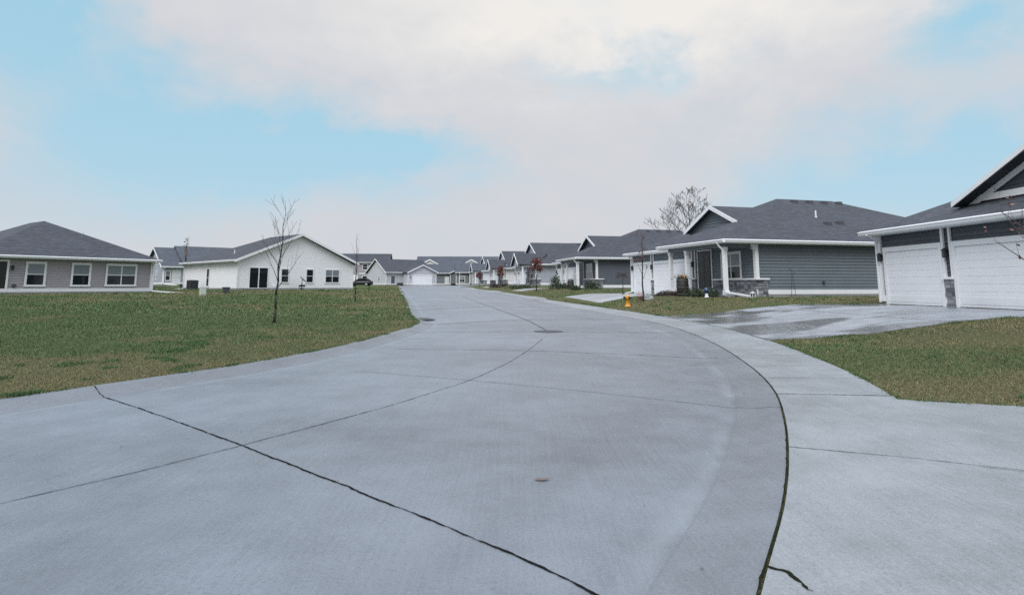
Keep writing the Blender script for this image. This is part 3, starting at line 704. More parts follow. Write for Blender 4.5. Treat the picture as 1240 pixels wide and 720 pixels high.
# F2 houses
def far_house(key, label, sid, gsid, W, wing, E=3.2, m=.45, rf='roof3'):
    r = house(key, label, group=GF); S = E-.16; D = 11; zr = E+m*(D/2+.5)
    segs = rect_segs(0, W, 0, D, S); a, b = wing; g = rect_segs(a, b, -3, 0, S); hw = (b-a)/2+.4; gz = E+m*hw; c = (a+b)/2
    g[0] = (g[0][0], [(0,.38),(b-a,.38),(b-a,S+.08),((b-a)/2,gz-.18),(0,S+.08)])
    walls(r, segs, sid, corners=[(0,0,S)]); 
    wm = MB()
    for wf, poly in g[:2]+g[3:]: lap(wm, wf, poly, .17, start=.38)
    wm.build('garage_wall', gsid, r)
    roof(r, gable_polys(-.4,W+.4,-.5,D+.5,E,m,'x')+[[(a-.4,-3.4,E),(c,-3.4,gz),(c,5,gz),(a-.4,.3,E)], [(c,-3.4,gz),(b+.4,-3.4,E),(b+.4,.3,E),(c,5,gz)]], M[rf])
    rake(r, [((c,-3.4,gz),(a-.4,-3.4,E)), ((c,-3.4,gz),(b+.4,-3.4,E))], (0,-1,0), .28)
    gutter(r, [((-.4,-.5,E),(a-.4,-.5,E),(0,-1))])
    
    for q_ in (a, b): cb = MB(); cb.box(q_-.09,q_+.09,-3.09,-2.91,.1,S); cb.build('corner_board', M['white'], r)
    garage_door(r, g[0][0], 1.6, min(6.4, b-a-1), 2.3); window(r, segs[0][0], .8, 2.2, .7, 2.2, 2); 
    if a > 4.5: entry_door(r, segs[0][0], a-1.4, a-.4, .14, 2.2, M['plastic'])
    return r
far_house('F2a', 'sage green house with garage gable right of the pale garage at the street end', M['sage'], M['sage'], 18, (10.5, 20.5))
far_house('F2b', 'mauve gabled house half hidden by the far end of the right hand row', M['sage'], M['mauve'], 15, (3.4, 11.8))
r = house('F3', 'long dark blue roofed building rising behind the distant garages', group=GF)
E = 6.1; segs = rect_segs(0, 26, 0, 12, E-.1); walls(r, segs, M['slate'], corners=[(0,0,E-.1)]); 
pol = gable_polys(-.4,26.4,-.5,12.5,E,.5,'x')
for c in (4.2, 17.5):
    pol += [[(c-3,-1.5,E+.4),(c,-1.5,E+2.0),(c,4,E+2.0),(c-3,1,E+.4)], [(c,-1.5,E+2.0),(c+3,-1.5,E+.4),(c+3,1,E+.4),(c,4,E+2.0)]]
roof(r, pol, M['roof3'])
rake(r, [((c,-1.5,E+2.0),(c-3*k,-1.5,E+.4)) for c in (4.2,17.5) for k in (1,-1)], (0,-1,0), .4)
gw = MB()
for c in (4.2, 17.5): w = WF((c-2.8,-1.2),(c+2.8,-1.2)); lap(gw, w, [(0,E-2),(5.6,E-2),(5.6,E+.3),(2.8,E+1.75),(0,E+.3)], .2)
gw.build('gable', M['cream'], r); gutter(r, [((-.4,-.5,E),(26.4,-.5,E),(0,-1))]); window(r, segs[0][0], 12, 13.4, 3.0, 4.3)

# ------------------------------------------------------------------ ground sheet
def axis_lines(segs):
    out = []
    for a, b, s in segs: out += list(np.arange(a, b, s))
    return np.array(sorted(set(np.round(out, 3))))
def grow(a, s0, end, k=1.35):
    out = [a]; s = s0
    while out[-1] < end: s *= k; out.append(out[-1]+s)
    return out[1:]
gx = axis_lines([(-46, -26, .5), (-26, -13, .25), (-13, 10, .15), (10, 32, .4)])
gx = np.concatenate([-np.array(grow(46, .5, 2500))[::-1], gx, np.array(grow(32, .4, 2500))])
gy = axis_lines([(-12, 1, .4), (1, 30, .15), (30, 60, .3), (60, 155, .8)])
gy = np.concatenate([-np.array(grow(12, .4, 300))[::-1], gy, np.array(grow(155, 1, 3500))])
XX, YY = np.meshgrid(gx, gy); hz = Hn(XX.ravel(), YY.ravel())
ii = np.arange(len(gy)-1)[:, None]*len(gx)+np.arange(len(gx)-1)[None, :]
FF = np.stack([ii, ii+1, ii+1+len(gx), ii+len(gx)], -1).reshape(-1, 4)
dl_, dr_ = dists(XX.ravel(), YY.ravel())
gnd = npmesh('lawn', np.stack([XX.ravel(), YY.ravel(), hz], 1), FF, M['lawn'], smooth=True); struct(gnd)
def dryness(dl, dr, x, y):
    left = .15+.85*np.exp(-np.maximum(dl, 0)/2.2)
    return np.where(dl > dr, left, np.where(y < 20, .85, .7))
a = gnd.data.attributes.new('dry', 'FLOAT', 'POINT'); a.data.foreach_set('value', dryness(dl_, dr_, XX.ravel(), YY.ravel()).astype(np.float32))

# ------------------------------------------------------------------ road, kerbs, sidewalk
ry = np.concatenate([np.arange(-30, 30, .4), np.arange(30, 150.1, 1.5)])
fr = np.array([0, .02, .045, .07, .1, .14, .2, .3, .4, .5, .6, .7, .8, .86, .9, .93, .955, .98, 1.0])
xl, xr = XL(ry), XR(ry)
rx = xl[:, None]+(xr-xl)[:, None]*fr[None]; rY = np.repeat(ry[:, None], len(fr), 1)
dl_, dr_ = dists(rx.ravel(), rY.ravel()); e = np.minimum(-dl_, -dr_)
crown = .04*(1-(2*fr-1)**2)
rz = G(rY.ravel())+np.tile(crown, len(ry))-.02
kk = len(fr); ii = np.arange(len(ry)-1)[:, None]*kk+np.arange(kk-1)[None]
road = npmesh('road', np.stack([rx.ravel(), rY.ravel(), rz], 1), np.stack([ii, ii+1, ii+1+kk, ii+kk], -1).reshape(-1, 4), M['road'], smooth=True); struct(road)
a = road.data.attributes.new('edge', 'FLOAT', 'POINT'); a.data.foreach_set('value', e.astype(np.float32))
def normals(P):
    t = np.gradient(P, axis=0); t /= np.linalg.norm(t, axis=1)[:, None]; return np.stack([t[:, 1], -t[:, 0]], 1)   # to the right of travel
def smooth_line(X, ys): return np.stack([X(ys), ys], 1)
yk = np.concatenate([np.arange(-30, 40, .3), np.arange(40, 150, 1.5)])
def strip(P, prof, z, name, mat, hfun=None):
    """sweep a profile of (offset to the right, height) along P"""
    N = normals(P); V = []; k = len(prof)
    for o, zz in prof: V.append(np.stack([P[:, 0]+N[:, 0]*o, P[:, 1]+N[:, 1]*o, z+zz], 1))
    V = np.stack(V, 1).reshape(-1, 3); n = len(P); ii = np.arange(n-1)[:, None]*k+np.arange(k-1)[None]
    return npmesh(name, V, np.stack([ii, ii+1, ii+1+k, ii+k], -1).reshape(-1, 4), mat)
PLs = smooth_line(XL, yk); PRs = smooth_line(XR, yk)
c = CKL; kl = strip(PLs, [(-.03,-.3), (-.03,c-.02), (-.01,c), (.10,c), (.17,c-.015), (.25,c-.05), (.33,.012), (.42,.002), (.52,-.03)], G(yk), 'kerb', M['kerb']); struct(kl)
c = CKR; mk = yk < 112
kr = strip(PRs[mk], [(-.60,-.035), (-.50,.002), (-.34,.008), (-.2,c-.02), (-.12,c-.004), (-.02,c), (-.005,c-.004), (-.005,-.2)], G(yk[mk]), 'kerb', M['kerb']); struct(kr)
# sidewalk hugging the right kerb
ms = (yk > -12) & (yk < 112); Ps = PRs[ms]; Ns = normals(Ps); offs = np.array([.012, .02, .3, .6, .9, 1.2, WALKW-.01, WALKW])
V = []
for j, o in enumerate(offs):
    x = Ps[:, 0]+Ns[:, 0]*o; y = Ps[:, 1]+Ns[:, 1]*o; hh = G(y)+CKR+.03*o
    V.append(np.stack([x, y, hh+(-.1 if j in (0, len(offs)-1) else .0)], 1))
V = np.stack(V, 1).reshape(-1, 3); k = len(offs); ii = np.arange(len(Ps)-1)[:, None]*k+np.arange(k-1)[None]
walk = npmesh('sidewalk', V, np.stack([ii, ii+1, ii+1+k, ii+k], -1).reshape(-1, 4), M['walk']); struct(walk)
def walkz(x, y):
    _, dr = dists(x, y); return G(np.asarray(y))+CKR+.03*np.clip(dr, 0, None)
def surf(x, y):
    """height of the paving or lawn right of the road"""
    x = np.atleast_1d(x).astype(float); y = np.atleast_1d(y).astype(float)
    _, dr = dists(x, y); w = np.clip((dr-WALKW)/1.2, 0, 1); return (G(y)+CKR+.03*np.clip(dr, 0, None))*(1-w)+Hn(x, y)*w+.022*w
def pave(A, B, n, name, mat, lift=.0, m=28, skirt=True):
    """paving between two world lines A and B (lists of xy), n along, m across"""
    def res(L, k):
        L = np.array(L, float); s = np.concatenate([[0], np.cumsum(np.linalg.norm(np.diff(L, axis=0), axis=1))]); t = np.linspace(0, s[-1], k)
        return np.stack([np.interp(t, s, L[:, 0]), np.interp(t, s, L[:, 1])], 1)
    a = res(A, n); b = res(B, n); t = np.linspace(0, 1, m)[None, :, None]
    Pt = (a[:, None]*(1-t)+b[:, None]*t).reshape(-1, 2); z = surf(Pt[:, 0], Pt[:, 1])+lift
    V = np.concatenate([Pt, z[:, None]], 1); ii = np.arange(n-1)[:, None]*m+np.arange(m-1)[None]
    F = np.stack([ii, ii+1, ii+1+m, ii+m], -1).reshape(-1, 4)
    if skirt:
        rim = list(range(m))+[j*m+m-1 for j in range(1, n)]+[(n-1)*m+j for j in range(m-2, -1, -1)]+[j*m for j in range(n-2, 0, -1)]
        lo = V[rim].copy(); lo[:, 2] -= .15; base = len(V); V = np.concatenate([V, lo]); q = len(rim)
        F = np.concatenate([F, np.array([[rim[i], base+i, base+(i+1) % q, rim[(i+1) % q]] for i in range(q)])])
    return struct(npmesh(name, V, F, mat))
def off(y, o):
    y = np.array([y-.2, y, y+.2]); P = smooth_line(XR, y); N = normals(P)[1]; return (P[1, 0]+N[0]*o, P[1, 1]+N[1]*o)
def loc2w(key, x, y):
    (px, py, pz), rot = PLACE[key]; c, s = math.cos(rot), math.sin(rot); return (px+x*c-y*s, py+x*s+y*c)
o = WALKW-.02
a0 = at(935, 410.5); b1 = at(1240, 391.5); a1 = at(790, 379.5); b2 = at(1068, 367)
NEARLAWN_TIP = (a0.x, a0.y)
# wet driveway of the near garage
g_near = loc2w('HR', -6.0, -.01); g_far = loc2w('HR', -14.6, -.01)
yA = 15.9; yB = 25.6
lineA = [off(y, o) for y in np.linspace(yA, yB, 12)]
dirn = ((b1.x-a0.x), (b1.y-a0.y)); tt = (g_near[0]-a0.x)/dirn[0]
nearend = (a0.x+dirn[0]*1.0, a0.y+dirn[1]*1.0)
drv = pave(lineA, [loc2w('HR', -4.9, -.01), loc2w('HR', -14.75, -.01)], 40, 'driveway', M['drive'], lift=.004, m=40)
# pavement in the foreground right
L1_ = [off(y, o-.02) for y in np.linspace(-6, 8.62, 24)]
p1 = at(1080, 481.2); p2 = at(1240, 490.3); ex = ((p2.x-p1.x), (p2.y-p1.y)); q0 = (p1.x+ex[0]*9, p1.y+ex[1]*9)
fore = pave(L1_, [(q0[0]+2, q0[1]-14), q0], 40, 'driveway', M['walk'], lift=-.006, m=40)
# driveways of the other houses on the right
for key, yy, mat in (('H2', None, 'drive2'), ('H3', None, 'drive2'), ('H4', None, 'drive2'), ('H5', None, 'drive2')):
    A_ = loc2w(key, -6.2, -.01); B_ = loc2w(key, -14.3, -.01)
    ya = A_[1]+3.0; yb_ = B_[1]+1.5
    if key == 'H2': ya, yb_ = 36.6, 47.5
    pave([off(y, o) for y in np.linspace(ya, yb_, 8)], [A_, B_], 16, 'driveway', M[mat], lift=.006, m=20)
A_ = loc2w('F1', 5.0, -3.05); B_ = loc2w('F1', 10.9, -3.05)
pave([(float(XL(138))+1, 138), (float(XL(138))+9, 137)], [A_, B_], 6, 'driveway', M['drive2'], lift=.03, m=8)

# ------------------------------------------------------------------ joints and cracks
def ribbon(parent, pts, w, mat, zf, name='joint', jit=.25, n=None, wig=.0):
    P = np.array([(p[0], p[1]) for p in pts], float)
    s = np.concatenate([[0], np.cumsum(np.linalg.norm(np.diff(P, axis=0), axis=1))]); nc = 60
    t = np.linspace(0, s[-1], nc); Q = np.stack([np.interp(t, s, P[:, 0]), np.interp(t, s, P[:, 1])], 1)
    if len(P) > 2:
        for _ in range(6): Q[1:-1] = (Q[:-2]+Q[1:-1]*2+Q[2:])/4
    n = int(np.clip(s[-1]/.025, 16, 700)); t2 = np.linspace(0, s[-1], n); Q = np.stack([np.interp(t2, t, Q[:, 0]), np.interp(t2, t, Q[:, 1])], 1)
    sm = lambda k: np.convolve(rng.normal(size=n+2*k), np.ones(k)/math.sqrt(k), 'same')[k:k+n]
    N = normals(Q); Q = Q+N*((sm(3)*.35+sm(15)*.65)*wig)[:, None]
    ww = w*(1+jit*(sm(2)*.7+sm(7)*.7)).clip(.3, 2.4)/2
    A = Q-N*ww[:, None]; B = Q+N*ww[:, None]
    V = np.concatenate([np.c_[A, zf(A[:, 0], A[:, 1])], np.c_[B, zf(B[:, 0], B[:, 1])]]); ii = np.arange(n-1)
    return npmesh(name, V, np.stack([ii, ii+n, ii+n+1, ii+1], 1), mat, parent)
def roadz(x, y):
    f_ = np.clip((x-XL(y))/(XR(y)-XL(y)), 0, 1); dl, dr = dists(x, y); ee = np.minimum(-dl, -dr)
    # stay above the rolled kerb
    kerb_l = np.interp(-dl, [0, .10, .17, .25, .33, .42, .6], [CKL, CKL, CKL-.015, CKL-.05, .012, .002, -.05])
    kerb_r = np.interp(-dr, [0, .02, .12, .2, .34, .5, .6], [CKR, CKR, CKR-.004, CKR-.02, .008, .002, -.05])
    return G(y)+np.maximum(np.maximum(.04*(1-(2*f_-1)**2)-.02, kerb_l), kerb_r)+.005
J = lambda *pp: [at(*p) for p in pp]
ribbon(road, J((113,468.5),(150,488),(292,542),(430,596),(560,646),(700,705),(733,721)), .016, M['joint'], roadz, wig=.006)
ribbon(road, J((-40,622),(0,613),(150,579),(292,542),(400,513),(480,491),(570,462),(615,441),(640,425),(657,411)), .009, M['joint'], roadz, wig=.004)
ribbon(road, J((662,401),(650,394),(636,387),(600,374),(560,359)), .05, M['jointp'], roadz)
ribbon(road, J((430,450),(500,456),(570,462),(700,474),(820,486),(948,496)), .009, M['joint'], roadz, wig=.003)
ribbon(road, J((478,422.5),(560,424),(640,425.5),(740,429),(870,434)), .026, M['jointp'], roadz)
ribbon(road, J((500,402),(600,402),(700,402.5),(820,403)), .03, M['jointp'], roadz)
ribbon(road, J((500,390.5),(620,388.5),(720,386.5),(745,386)), .05, M['jointp'], roadz)
ribbon(road, J((494,374),(600,371),(690,373)), .08, M['jointp'], roadz)
sz = lambda x, y: surf(x, y)+.006
wz = lambda x, y: walkz(x, y)+.0045
yy = np.arange(2.4, 26, .08); Pc = smooth_line(XR, yy)+normals(smooth_line(XR, yy))*.006
ribbon(walk, Pc[:int(len(Pc)*.28)], .0085, M['moss'], lambda x, y: G(y)+CKR+.004, jit=.45, wig=.008, n=160)
ribbon(walk, Pc[int(len(Pc)*.28)-1:], .0085, M['joint'], lambda x, y: G(y)+CKR+.004, jit=.45, wig=.006, n=300)
ribbon(walk, [off(8.75, .01), (p1.x, p1.y)], .018, M['joint'], wz, wig=.006)
ribbon(walk, J((953,543.5),(1100,557),(1245,573.5)), .010, M['joint'], lambda x, y: surf(x, y)+.004, wig=.003)
ribbon(walk, J((928,690),(950,697),(962,706),(986,721)), .020, M['moss'], lambda x, y: surf(x, y)+.004, jit=.5, wig=.012)
for yj in (10.1, 11.5, 13.0, 14.6, 16.4):
    ribbon(walk, [off(yj, .02), off(yj, WALKW-.03)], .010, M['jointp'], wz)
ribbon(drv, [lineA[0], lineA[4], lineA[-1]], .03, M['jointp'], lambda x, y: surf(x, y)+.012)
for fx in (-7.6, -10.4, -13.0):
    w_ = loc2w('HR', fx, -.2); s_ = off(15.9+(fx+4.9)/-9.85*10.4, o+.1); ribbon(drv, [s_, w_], .02, M['jointp'], lambda x, y: surf(x, y)+.012)
ribbon(drv, [loc2w('HR', -5.2, -4.6), loc2w('HR', -14.6, -4.6)], .02, M['jointp'], lambda x, y: surf(x, y)+.012)

# ------------------------------------------------------------------ grass
def inpoly(x, y, P):
    P = np.array(P); r = np.zeros(len(x), bool)
    for i in range(len(P)):
        a, b = P[i], P[i-1]
        with np.errstate(divide='ignore', invalid='ignore'):
            c = ((a[1] > y) != (b[1] > y)) & (x < (b[0]-a[0])*(y-a[1])/(b[1]-a[1]+1e-12)+a[0])
        r ^= c
    return r
drive_poly = [tuple(lineA[0]), loc2w('HR', -4.9, -.01), loc2w('HR', -14.75, -.01), tuple(lineA[-1])]
fore_poly = [L1_[-1], q0, (q0[0]+2, q0[1]-14), L1_[0]]
h2d = [off(36.6, o), loc2w('H2', -6.2, 0), loc2w('H2', -14.3, 0), off(47.5, o)]
h3d = [off(loc2w('H3',-6.2,0)[1]+3, o), loc2w('H3', -6.2, 0), loc2w('H3', -14.3, 0), off(loc2w('H3',-14.3,0)[1]+1.5, o)]
HRr = [loc2w('HR', .6, -.1), loc2w('HR', .6, 17), loc2w('HR', -14.6, 17), loc2w('HR', -14.6, -.1)]
H2r = [loc2w('H2', .1, 0), loc2w('H2', .1, 17), loc2w('H2', -14.6, 17), loc2w('H2', -14.6, 0), loc2w('H2', -6, 0), loc2w('H2', -6, -2.1), loc2w('H2', .1, -2.1)]
def vnoise(x, y, s, seed):
    """smooth value noise on a lattice"""
    g = np.random.default_rng(seed).random((64, 64)); u = x/s+700; v = y/s+700
    i = np.floor(u).astype(int); j = np.floor(v).astype(int); fu = u-i; fv = v-j; fu = fu*fu*(3-2*fu); fv = fv*fv*(3-2*fv)
    q = lambda a, b: g[a % 64, b % 64]
    return (q(i,j)*(1-fu)+q(i+1,j)*fu)*(1-fv)+(q(i,j+1)*(1-fu)+q(i+1,j+1)*fu)*fv
def along_line(P, dens, spread):
    P = np.array(P, float); seg = np.linalg.norm(np.diff(P, axis=0), axis=1); s_ = np.concatenate([[0], np.cumsum(seg)])
    n = int(s_[-1]*dens); t_ = np.sort(rng.uniform(0, s_[-1], n)); keep = vnoise(t_, t_*0, .5, 12) > rng.uniform(.15, .8, n); t_ = t_[keep]
    return np.interp(t_, s_, P[:, 0])+rng.normal(0, spread, len(t_)), np.interp(t_, s_, P[:, 1])+rng.normal(0, spread, len(t_))
def grass(boxes):
    VV = []; TT = []
    for (x0, x1, y0, y1, dens, nb, h, w) in boxes:
        edge_run = isinstance(x0, list)
        if edge_run: x, y = along_line(x0, dens, x1); n = len(x)
        else: n = int((x1-x0)*(y1-y0)*dens); x = rng.uniform(x0, x1, n); y = rng.uniform(y0, y1, n)
        k = np.abs(x) < .93*y+2.5; x, y = x[k], y[k]
        dl, dr = dists(x, y); keep = ((dl > -.02) & (dl > dr)) | (dr > WALKW+.0)
        keep &= ~(inpoly(x, y, drive_poly) | inpoly(x, y, fore_poly) | inpoly(x, y, h2d) | inpoly(x, y, h3d) | inpoly(x, y, HRr) | inpoly(x, y, H2r))
        if edge_run: keep = (dl > -.09) | (dr > WALKW-.06)
        x, y, dl, dr = x[keep], y[keep], dl[keep], dr[keep]
        nn = .42*vnoise(x, y, 2.2, 1)+.23*vnoise(x, y, .7, 2)+.35*vnoise(x, y, 6.0, 3); dry = dryness(dl, dr, x, y)
        green = np.clip((nn-.5)*5.0+.72-.62*(dry-.35), 0, 1)
        weed = (vnoise(x, y, .40, 5) > .80) & (vnoise(x, y, 2.5, 6) > .52) & (rng.random(len(x)) < .7)
        green = np.where(weed, 1.0, green); bare = vnoise(x, y, .9, 8) > (.93-.25*np.clip(dry-.4, 0, 1))
        k = ~(bare & (rng.random(len(x)) < .75)); x, y, green, weed, dry, dl, dr = x[k], y[k], green[k], weed[k], dry[k], dl[k], dr[k]
        z = Hn(x, y)-.005; n = len(x)
        if edge_run: z = np.maximum(z, np.where(dl > dr, G(y)+CKL-.015, z)); weed = weed | (rng.random(n) < .3)
        for b in range(nb):
            ang = rng.uniform(0, 2*np.pi, n); bx = x+rng.normal(0, w*3, n); by = y+rng.normal(0, w*3, n)
            hh = h*rng.uniform(.45, 1.15, n)*np.where(weed, 1.35, 1)*(.75+.4*green); ln = hh*rng.uniform(.25, 1.15, n); la = ang+rng.normal(1.57, .7, n)
            ww = w*rng.uniform(.6, 1.3, n)*np.where(weed, 1.3, 1)
            dx, dy = np.cos(ang)*ww, np.sin(ang)*ww
            VV.append(np.stack([np.stack([bx-dx, by-dy, z], 1), np.stack([bx+dx, by+dy, z], 1), np.stack([bx+np.cos(la)*ln, by+np.sin(la)*ln, z+hh], 1)], 1))
            g = np.clip(green+rng.normal(0, .15, n), 0, 1)[:, None]; br = rng.uniform(.8, 1.22, n)[:, None]
            c = (np.array([.205, .178, .098])*(1-g)+np.array([.084, .140, .054])*g)
            straw = (rng.random(n) < .06+.13*dry)[:, None]; c = np.where(straw, np.array([.215, .175, .105]), c)
            c = np.where(weed[:, None], np.array([.058, .115, .042]), c)*br
            TT.append(np.repeat(np.c_[c, np.ones(n)][:, None], 3, 1))
    V = np.concatenate(VV).reshape(-1, 3); T = np.concatenate(TT).reshape(-1, 4)
    ob = npmesh('grass', V, np.arange(len(V)).reshape(-1, 3), M['blade'], tint=T); ob['kind'] = 'stuff'; return ob
kerb_edge = [(float(XL(q))-.02, float(q)) for q in np.arange(7, 60, .4)]
walk_edge = [off(q, WALKW+.015) for q in np.arange(8.6, 15.95, .3)]; walk_edge2 = [off(q, WALKW+.015) for q in np.arange(25.8, 44, .5)]
grass([(kerb_edge[:22], .035, 0, 0, 520, 4, .05, .004), (kerb_edge[21:60], .05, 0, 0, 240, 4, .06, .007), (kerb_edge[59:], .07, 0, 0, 110, 4, .07, .014),
       (walk_edge, .03, 0, 0, 480, 4, .045, .004), (walk_edge2, .05, 0, 0, 130, 4, .06, .012), ([L1_[-1], q0], .03, 0, 0, 480, 4, .05, .004), ([tuple(lineA[0]), loc2w('HR', -4.9, -.01)], .04, 0, 0, 300, 4, .05, .006), ([tuple(lineA[-1]), loc2w('HR', -14.75, -.01)], .05, 0, 0, 140, 4, .06, .012),
       (-15, -2.5, 7, 15, 520, 5, .048, .0036), (-24, -2.5, 15, 24, 200, 5, .055, .0062), (-42, -3, 24, 42, 40, 5, .07, .016),
       (-60, -6, 42, 66, 11, 5, .08, .035), (4.5, 12, 7.5, 13, 560, 5, .045, .0036), (5.5, 19, 13, 23, 190, 5, .05, .007), (3, 27, 27, 46, 40, 5, .06, .016), (-4, 18, 46, 80, 12, 5, .07, .03), (-24, -8, 66, 140, 5, 4, .09, .06)])

# ------------------------------------------------------------------ trees and plants
def limb(mb, rr, p, d, L, r, lvl, maxl, tips, up=.25, spread=.55, kids=(3, 5), start=.35, rmin=.0025):
    n = 5 if lvl < 2 else 4; q = Vector(p); d = Vector(d).normalized(); step = L/n; pts = [q.copy()]
    for i in range(n):
        d = (d+Vector((rr.gauss(0,.07), rr.gauss(0,.07), up*.22+rr.gauss(0,.04)))).normalized()
        q2 = q+d*step; r0 = max(rmin, r*(1-.8*i/n)); r1 = max(rmin, r*(1-.8*(i+1)/n))
        mb.tube(q, q2, r0, r1, 7 if lvl == 0 else (5 if lvl == 1 else 3), cap=(lvl == 0)); q = q2; pts.append(q.copy())
    tips.append((q.copy(), d.copy(), lvl))
    if lvl >= maxl: return
    nk = rr.randint(*kids)
    for j in range(nk):
        f = start+(1-start)*(j+rr.random()*.8)/nk; f = min(f, .98); i = min(int(f*n), n-1); b = pts[i].lerp(pts[i+1], f*n-i)
        side = Vector((rr.gauss(0,1), rr.gauss(0,1), 0)); side = side-d*side.dot(d)
        if side.length < 1e-3: continue
        nd_ = (d*(1-spread)+side.normalized()*spread*rr.uniform(.8, 1.3)+Vector((0,0,up))).normalized()
        limb(mb, rr, b, nd_, L*rr.uniform(.42, .66)*(1.15-.55*f), r*(1-.75*f)*.62, lvl+1, maxl, tips, up, spread, kids, .2, rmin)
        tips.append((b, nd_, lvl))
def leafcloud(name, P, Dn, size, mat, parent, jitter=.5):
    """leaf quads with a bend, one island each"""
    n = len(P); P = np.asarray(P, float); a = rng.normal(size=(n, 3)); a /= np.linalg.norm(a, axis=1)[:, None]
    b = np.cross(a, rng.normal(size=(n, 3))); b /= np.linalg.norm(b, axis=1)[:, None]; c = np.cross(a, b)
    s = size*rng.uniform(.6, 1.3, n)[:, None]
    V = np.stack([P-a*s, P+b*s*.5+c*s*.12, P+a*s, P-b*s*.5+c*s*.12], 1).reshape(-1, 3)
    return npmesh(name, V, np.arange(4*n).reshape(-1, 4), mat, parent)
def tree(name, label, base, height, r, seed, group=None, first=.3, nlimb=9, blen=.42, spread=.5, leaves=0, leafsize=.04, leafmat=None, lean=(0,0), barkm='bark', up=.3, maxl=2, kids=(2,4), leafzone=(.3, 1), cat='tree', limbr=.42, rmin=.004):
    rr = random.Random(seed); t = thing(name, label, cat, base, 0, group)
    tk = MB(); n = 9; pts = []; x = y = 0
    for i in range(n+1):
        f = i/n; pts.append(Vector((lean[0]*f*height+rr.gauss(0,.010)*height*.5*(i > 0), lean[1]*f*height+rr.gauss(0,.01)*height*.5*(i > 0), f*height-.05*(i == 0))))
    for i in range(n): tk.tube(pts[i], pts[i+1], r*(1.25 if i == 0 else 1)*(1-.93*i/n), r*(1-.93*(i+1)/n), 8)
    tk.build('trunk', M[barkm], t, True)
    cr = MB(); tips = []
    for j in range(nlimb):
        f = first+(.95-first)*(j+rr.random()*.6)/nlimb; i = min(int(f*n), n-1); b = pts[i].lerp(pts[i+1], f*n-i); ang = j*2.4+rr.random()*.7
        d = Vector((math.cos(ang)*spread, math.sin(ang)*spread, 1-spread*.55+.15))
        limb(cr, rr, b, d, height*blen*(1.1-.72*f)*rr.uniform(.75, 1.2), r*(1-.85*f)*limbr, 1, maxl, tips, up, .5, kids, .35, rmin)
    co = cr.build('crown', M[barkm], t)
    if leaves:
        tt = [q for q in tips if leafzone[0]*height <= q[0].z <= leafzone[1]*height] or tips
        P = []
        for k in range(leaves):
            q, d, l = rr.choice(tt); P.append(q-d*rr.random()*.25*height*.2+Vector((rr.gauss(0,1), rr.gauss(0,1), rr.gauss(0,1)))*leafsize*1.6)
        leafcloud('foliage', P, None, leafsize, M[leafmat], co)
    return t
def hgt(pyb, pyt, Y): return (pyb-pyt)/760*Y
b = at(331.5, 391); tree('bare_tree', 'tallest bare sapling, dark trunk, on the left lawn in front of the white gable house', b, hgt(392, 243, b.y), .044, 11, 'bare saplings on the left lawn', first=.27, nlimb=15, blen=.36, spread=.60, lean=(.045, 0), maxl=2, kids=(2, 4), up=.24, barkm='bark', leaves=26, leafsize=.022, leafmat='brownleaf', leafzone=(.5, 1))
b = at(430, 365); tree('bare_tree', 'thin bare sapling on the lawn in front of the black car', b, hgt(365, 284, b.y), .045, 23, 'bare saplings on the left lawn', first=.35, nlimb=9, blen=.36, spread=.32, maxl=1, kids=(2, 3), up=.5)
b = at(222.5, 349.5); tree('young_tree', 'young tree with a few brown leaves between the blue grey and white houses', b, hgt(350, 287, b.y), .09, 31, first=.35, nlimb=12, blen=.26, spread=.3, leaves=170, leafsize=.075, leafmat='brownleaf', maxl=1, kids=(3, 4), up=.6, leafzone=(.35, 1))
b = at(779, 364.5); tree('red_leaf_tree', 'thin young tree with sparse red leaves beside the yellow hydrant', b, hgt(365, 279, b.y), .05, 41, 'young red leaf trees along the kerb', first=.28, nlimb=12, blen=.34, spread=.36, leaves=240, leafsize=.036, leafmat='redleaf', maxl=1, kids=(2, 4), up=.5, leafzone=(.42, 1), barkm='bark')
for (px, py, top, sd, lab, n_) in ((649.5, 352.5, 313, 43, 'fullest red leaf tree, in front of the pale grey gabled house', 900), (605.5, 348.5, 323, 44, 'red leaf tree in the middle distance before the off white house', 800), (580, 346.8, 330, 45, 'smallest and farthest red leaf tree near the street bend', 700)):
    b = at(px, py); hh = hgt(py, top, b.y)
    tree('red_leaf_tree', lab, b, hh, .06, sd, 'young red leaf trees along the kerb', first=.32, nlimb=14, blen=.40, spread=.42, leaves=n_, leafsize=.085, leafmat='redleaf', maxl=1, kids=(3, 4), up=.4, leafzone=(.3, 1))
b = at(754.5, 357); tree('ornamental_tree', 'small dark twiggy ornamental tree against the slate grey house wall', b, hgt(358, 333, b.y), .04, 47, first=.62, nlimb=12, blen=.55, spread=.7, leaves=160, leafsize=.05, leafmat='dshrub', maxl=1, kids=(3, 4), up=.15, leafzone=(.6, 1))
Y = 74; tree('bare_tree', 'big bare tree rising behind the roofs between the slate and blue grey houses', (atY(838, Y), Y, H(atY(838, Y), Y)), 10.2, .22, 53, first=.25, nlimb=22, blen=.57, spread=.76, maxl=4, kids=(3, 4), up=.2, barkm='bark2', limbr=.5, rmin=.016)
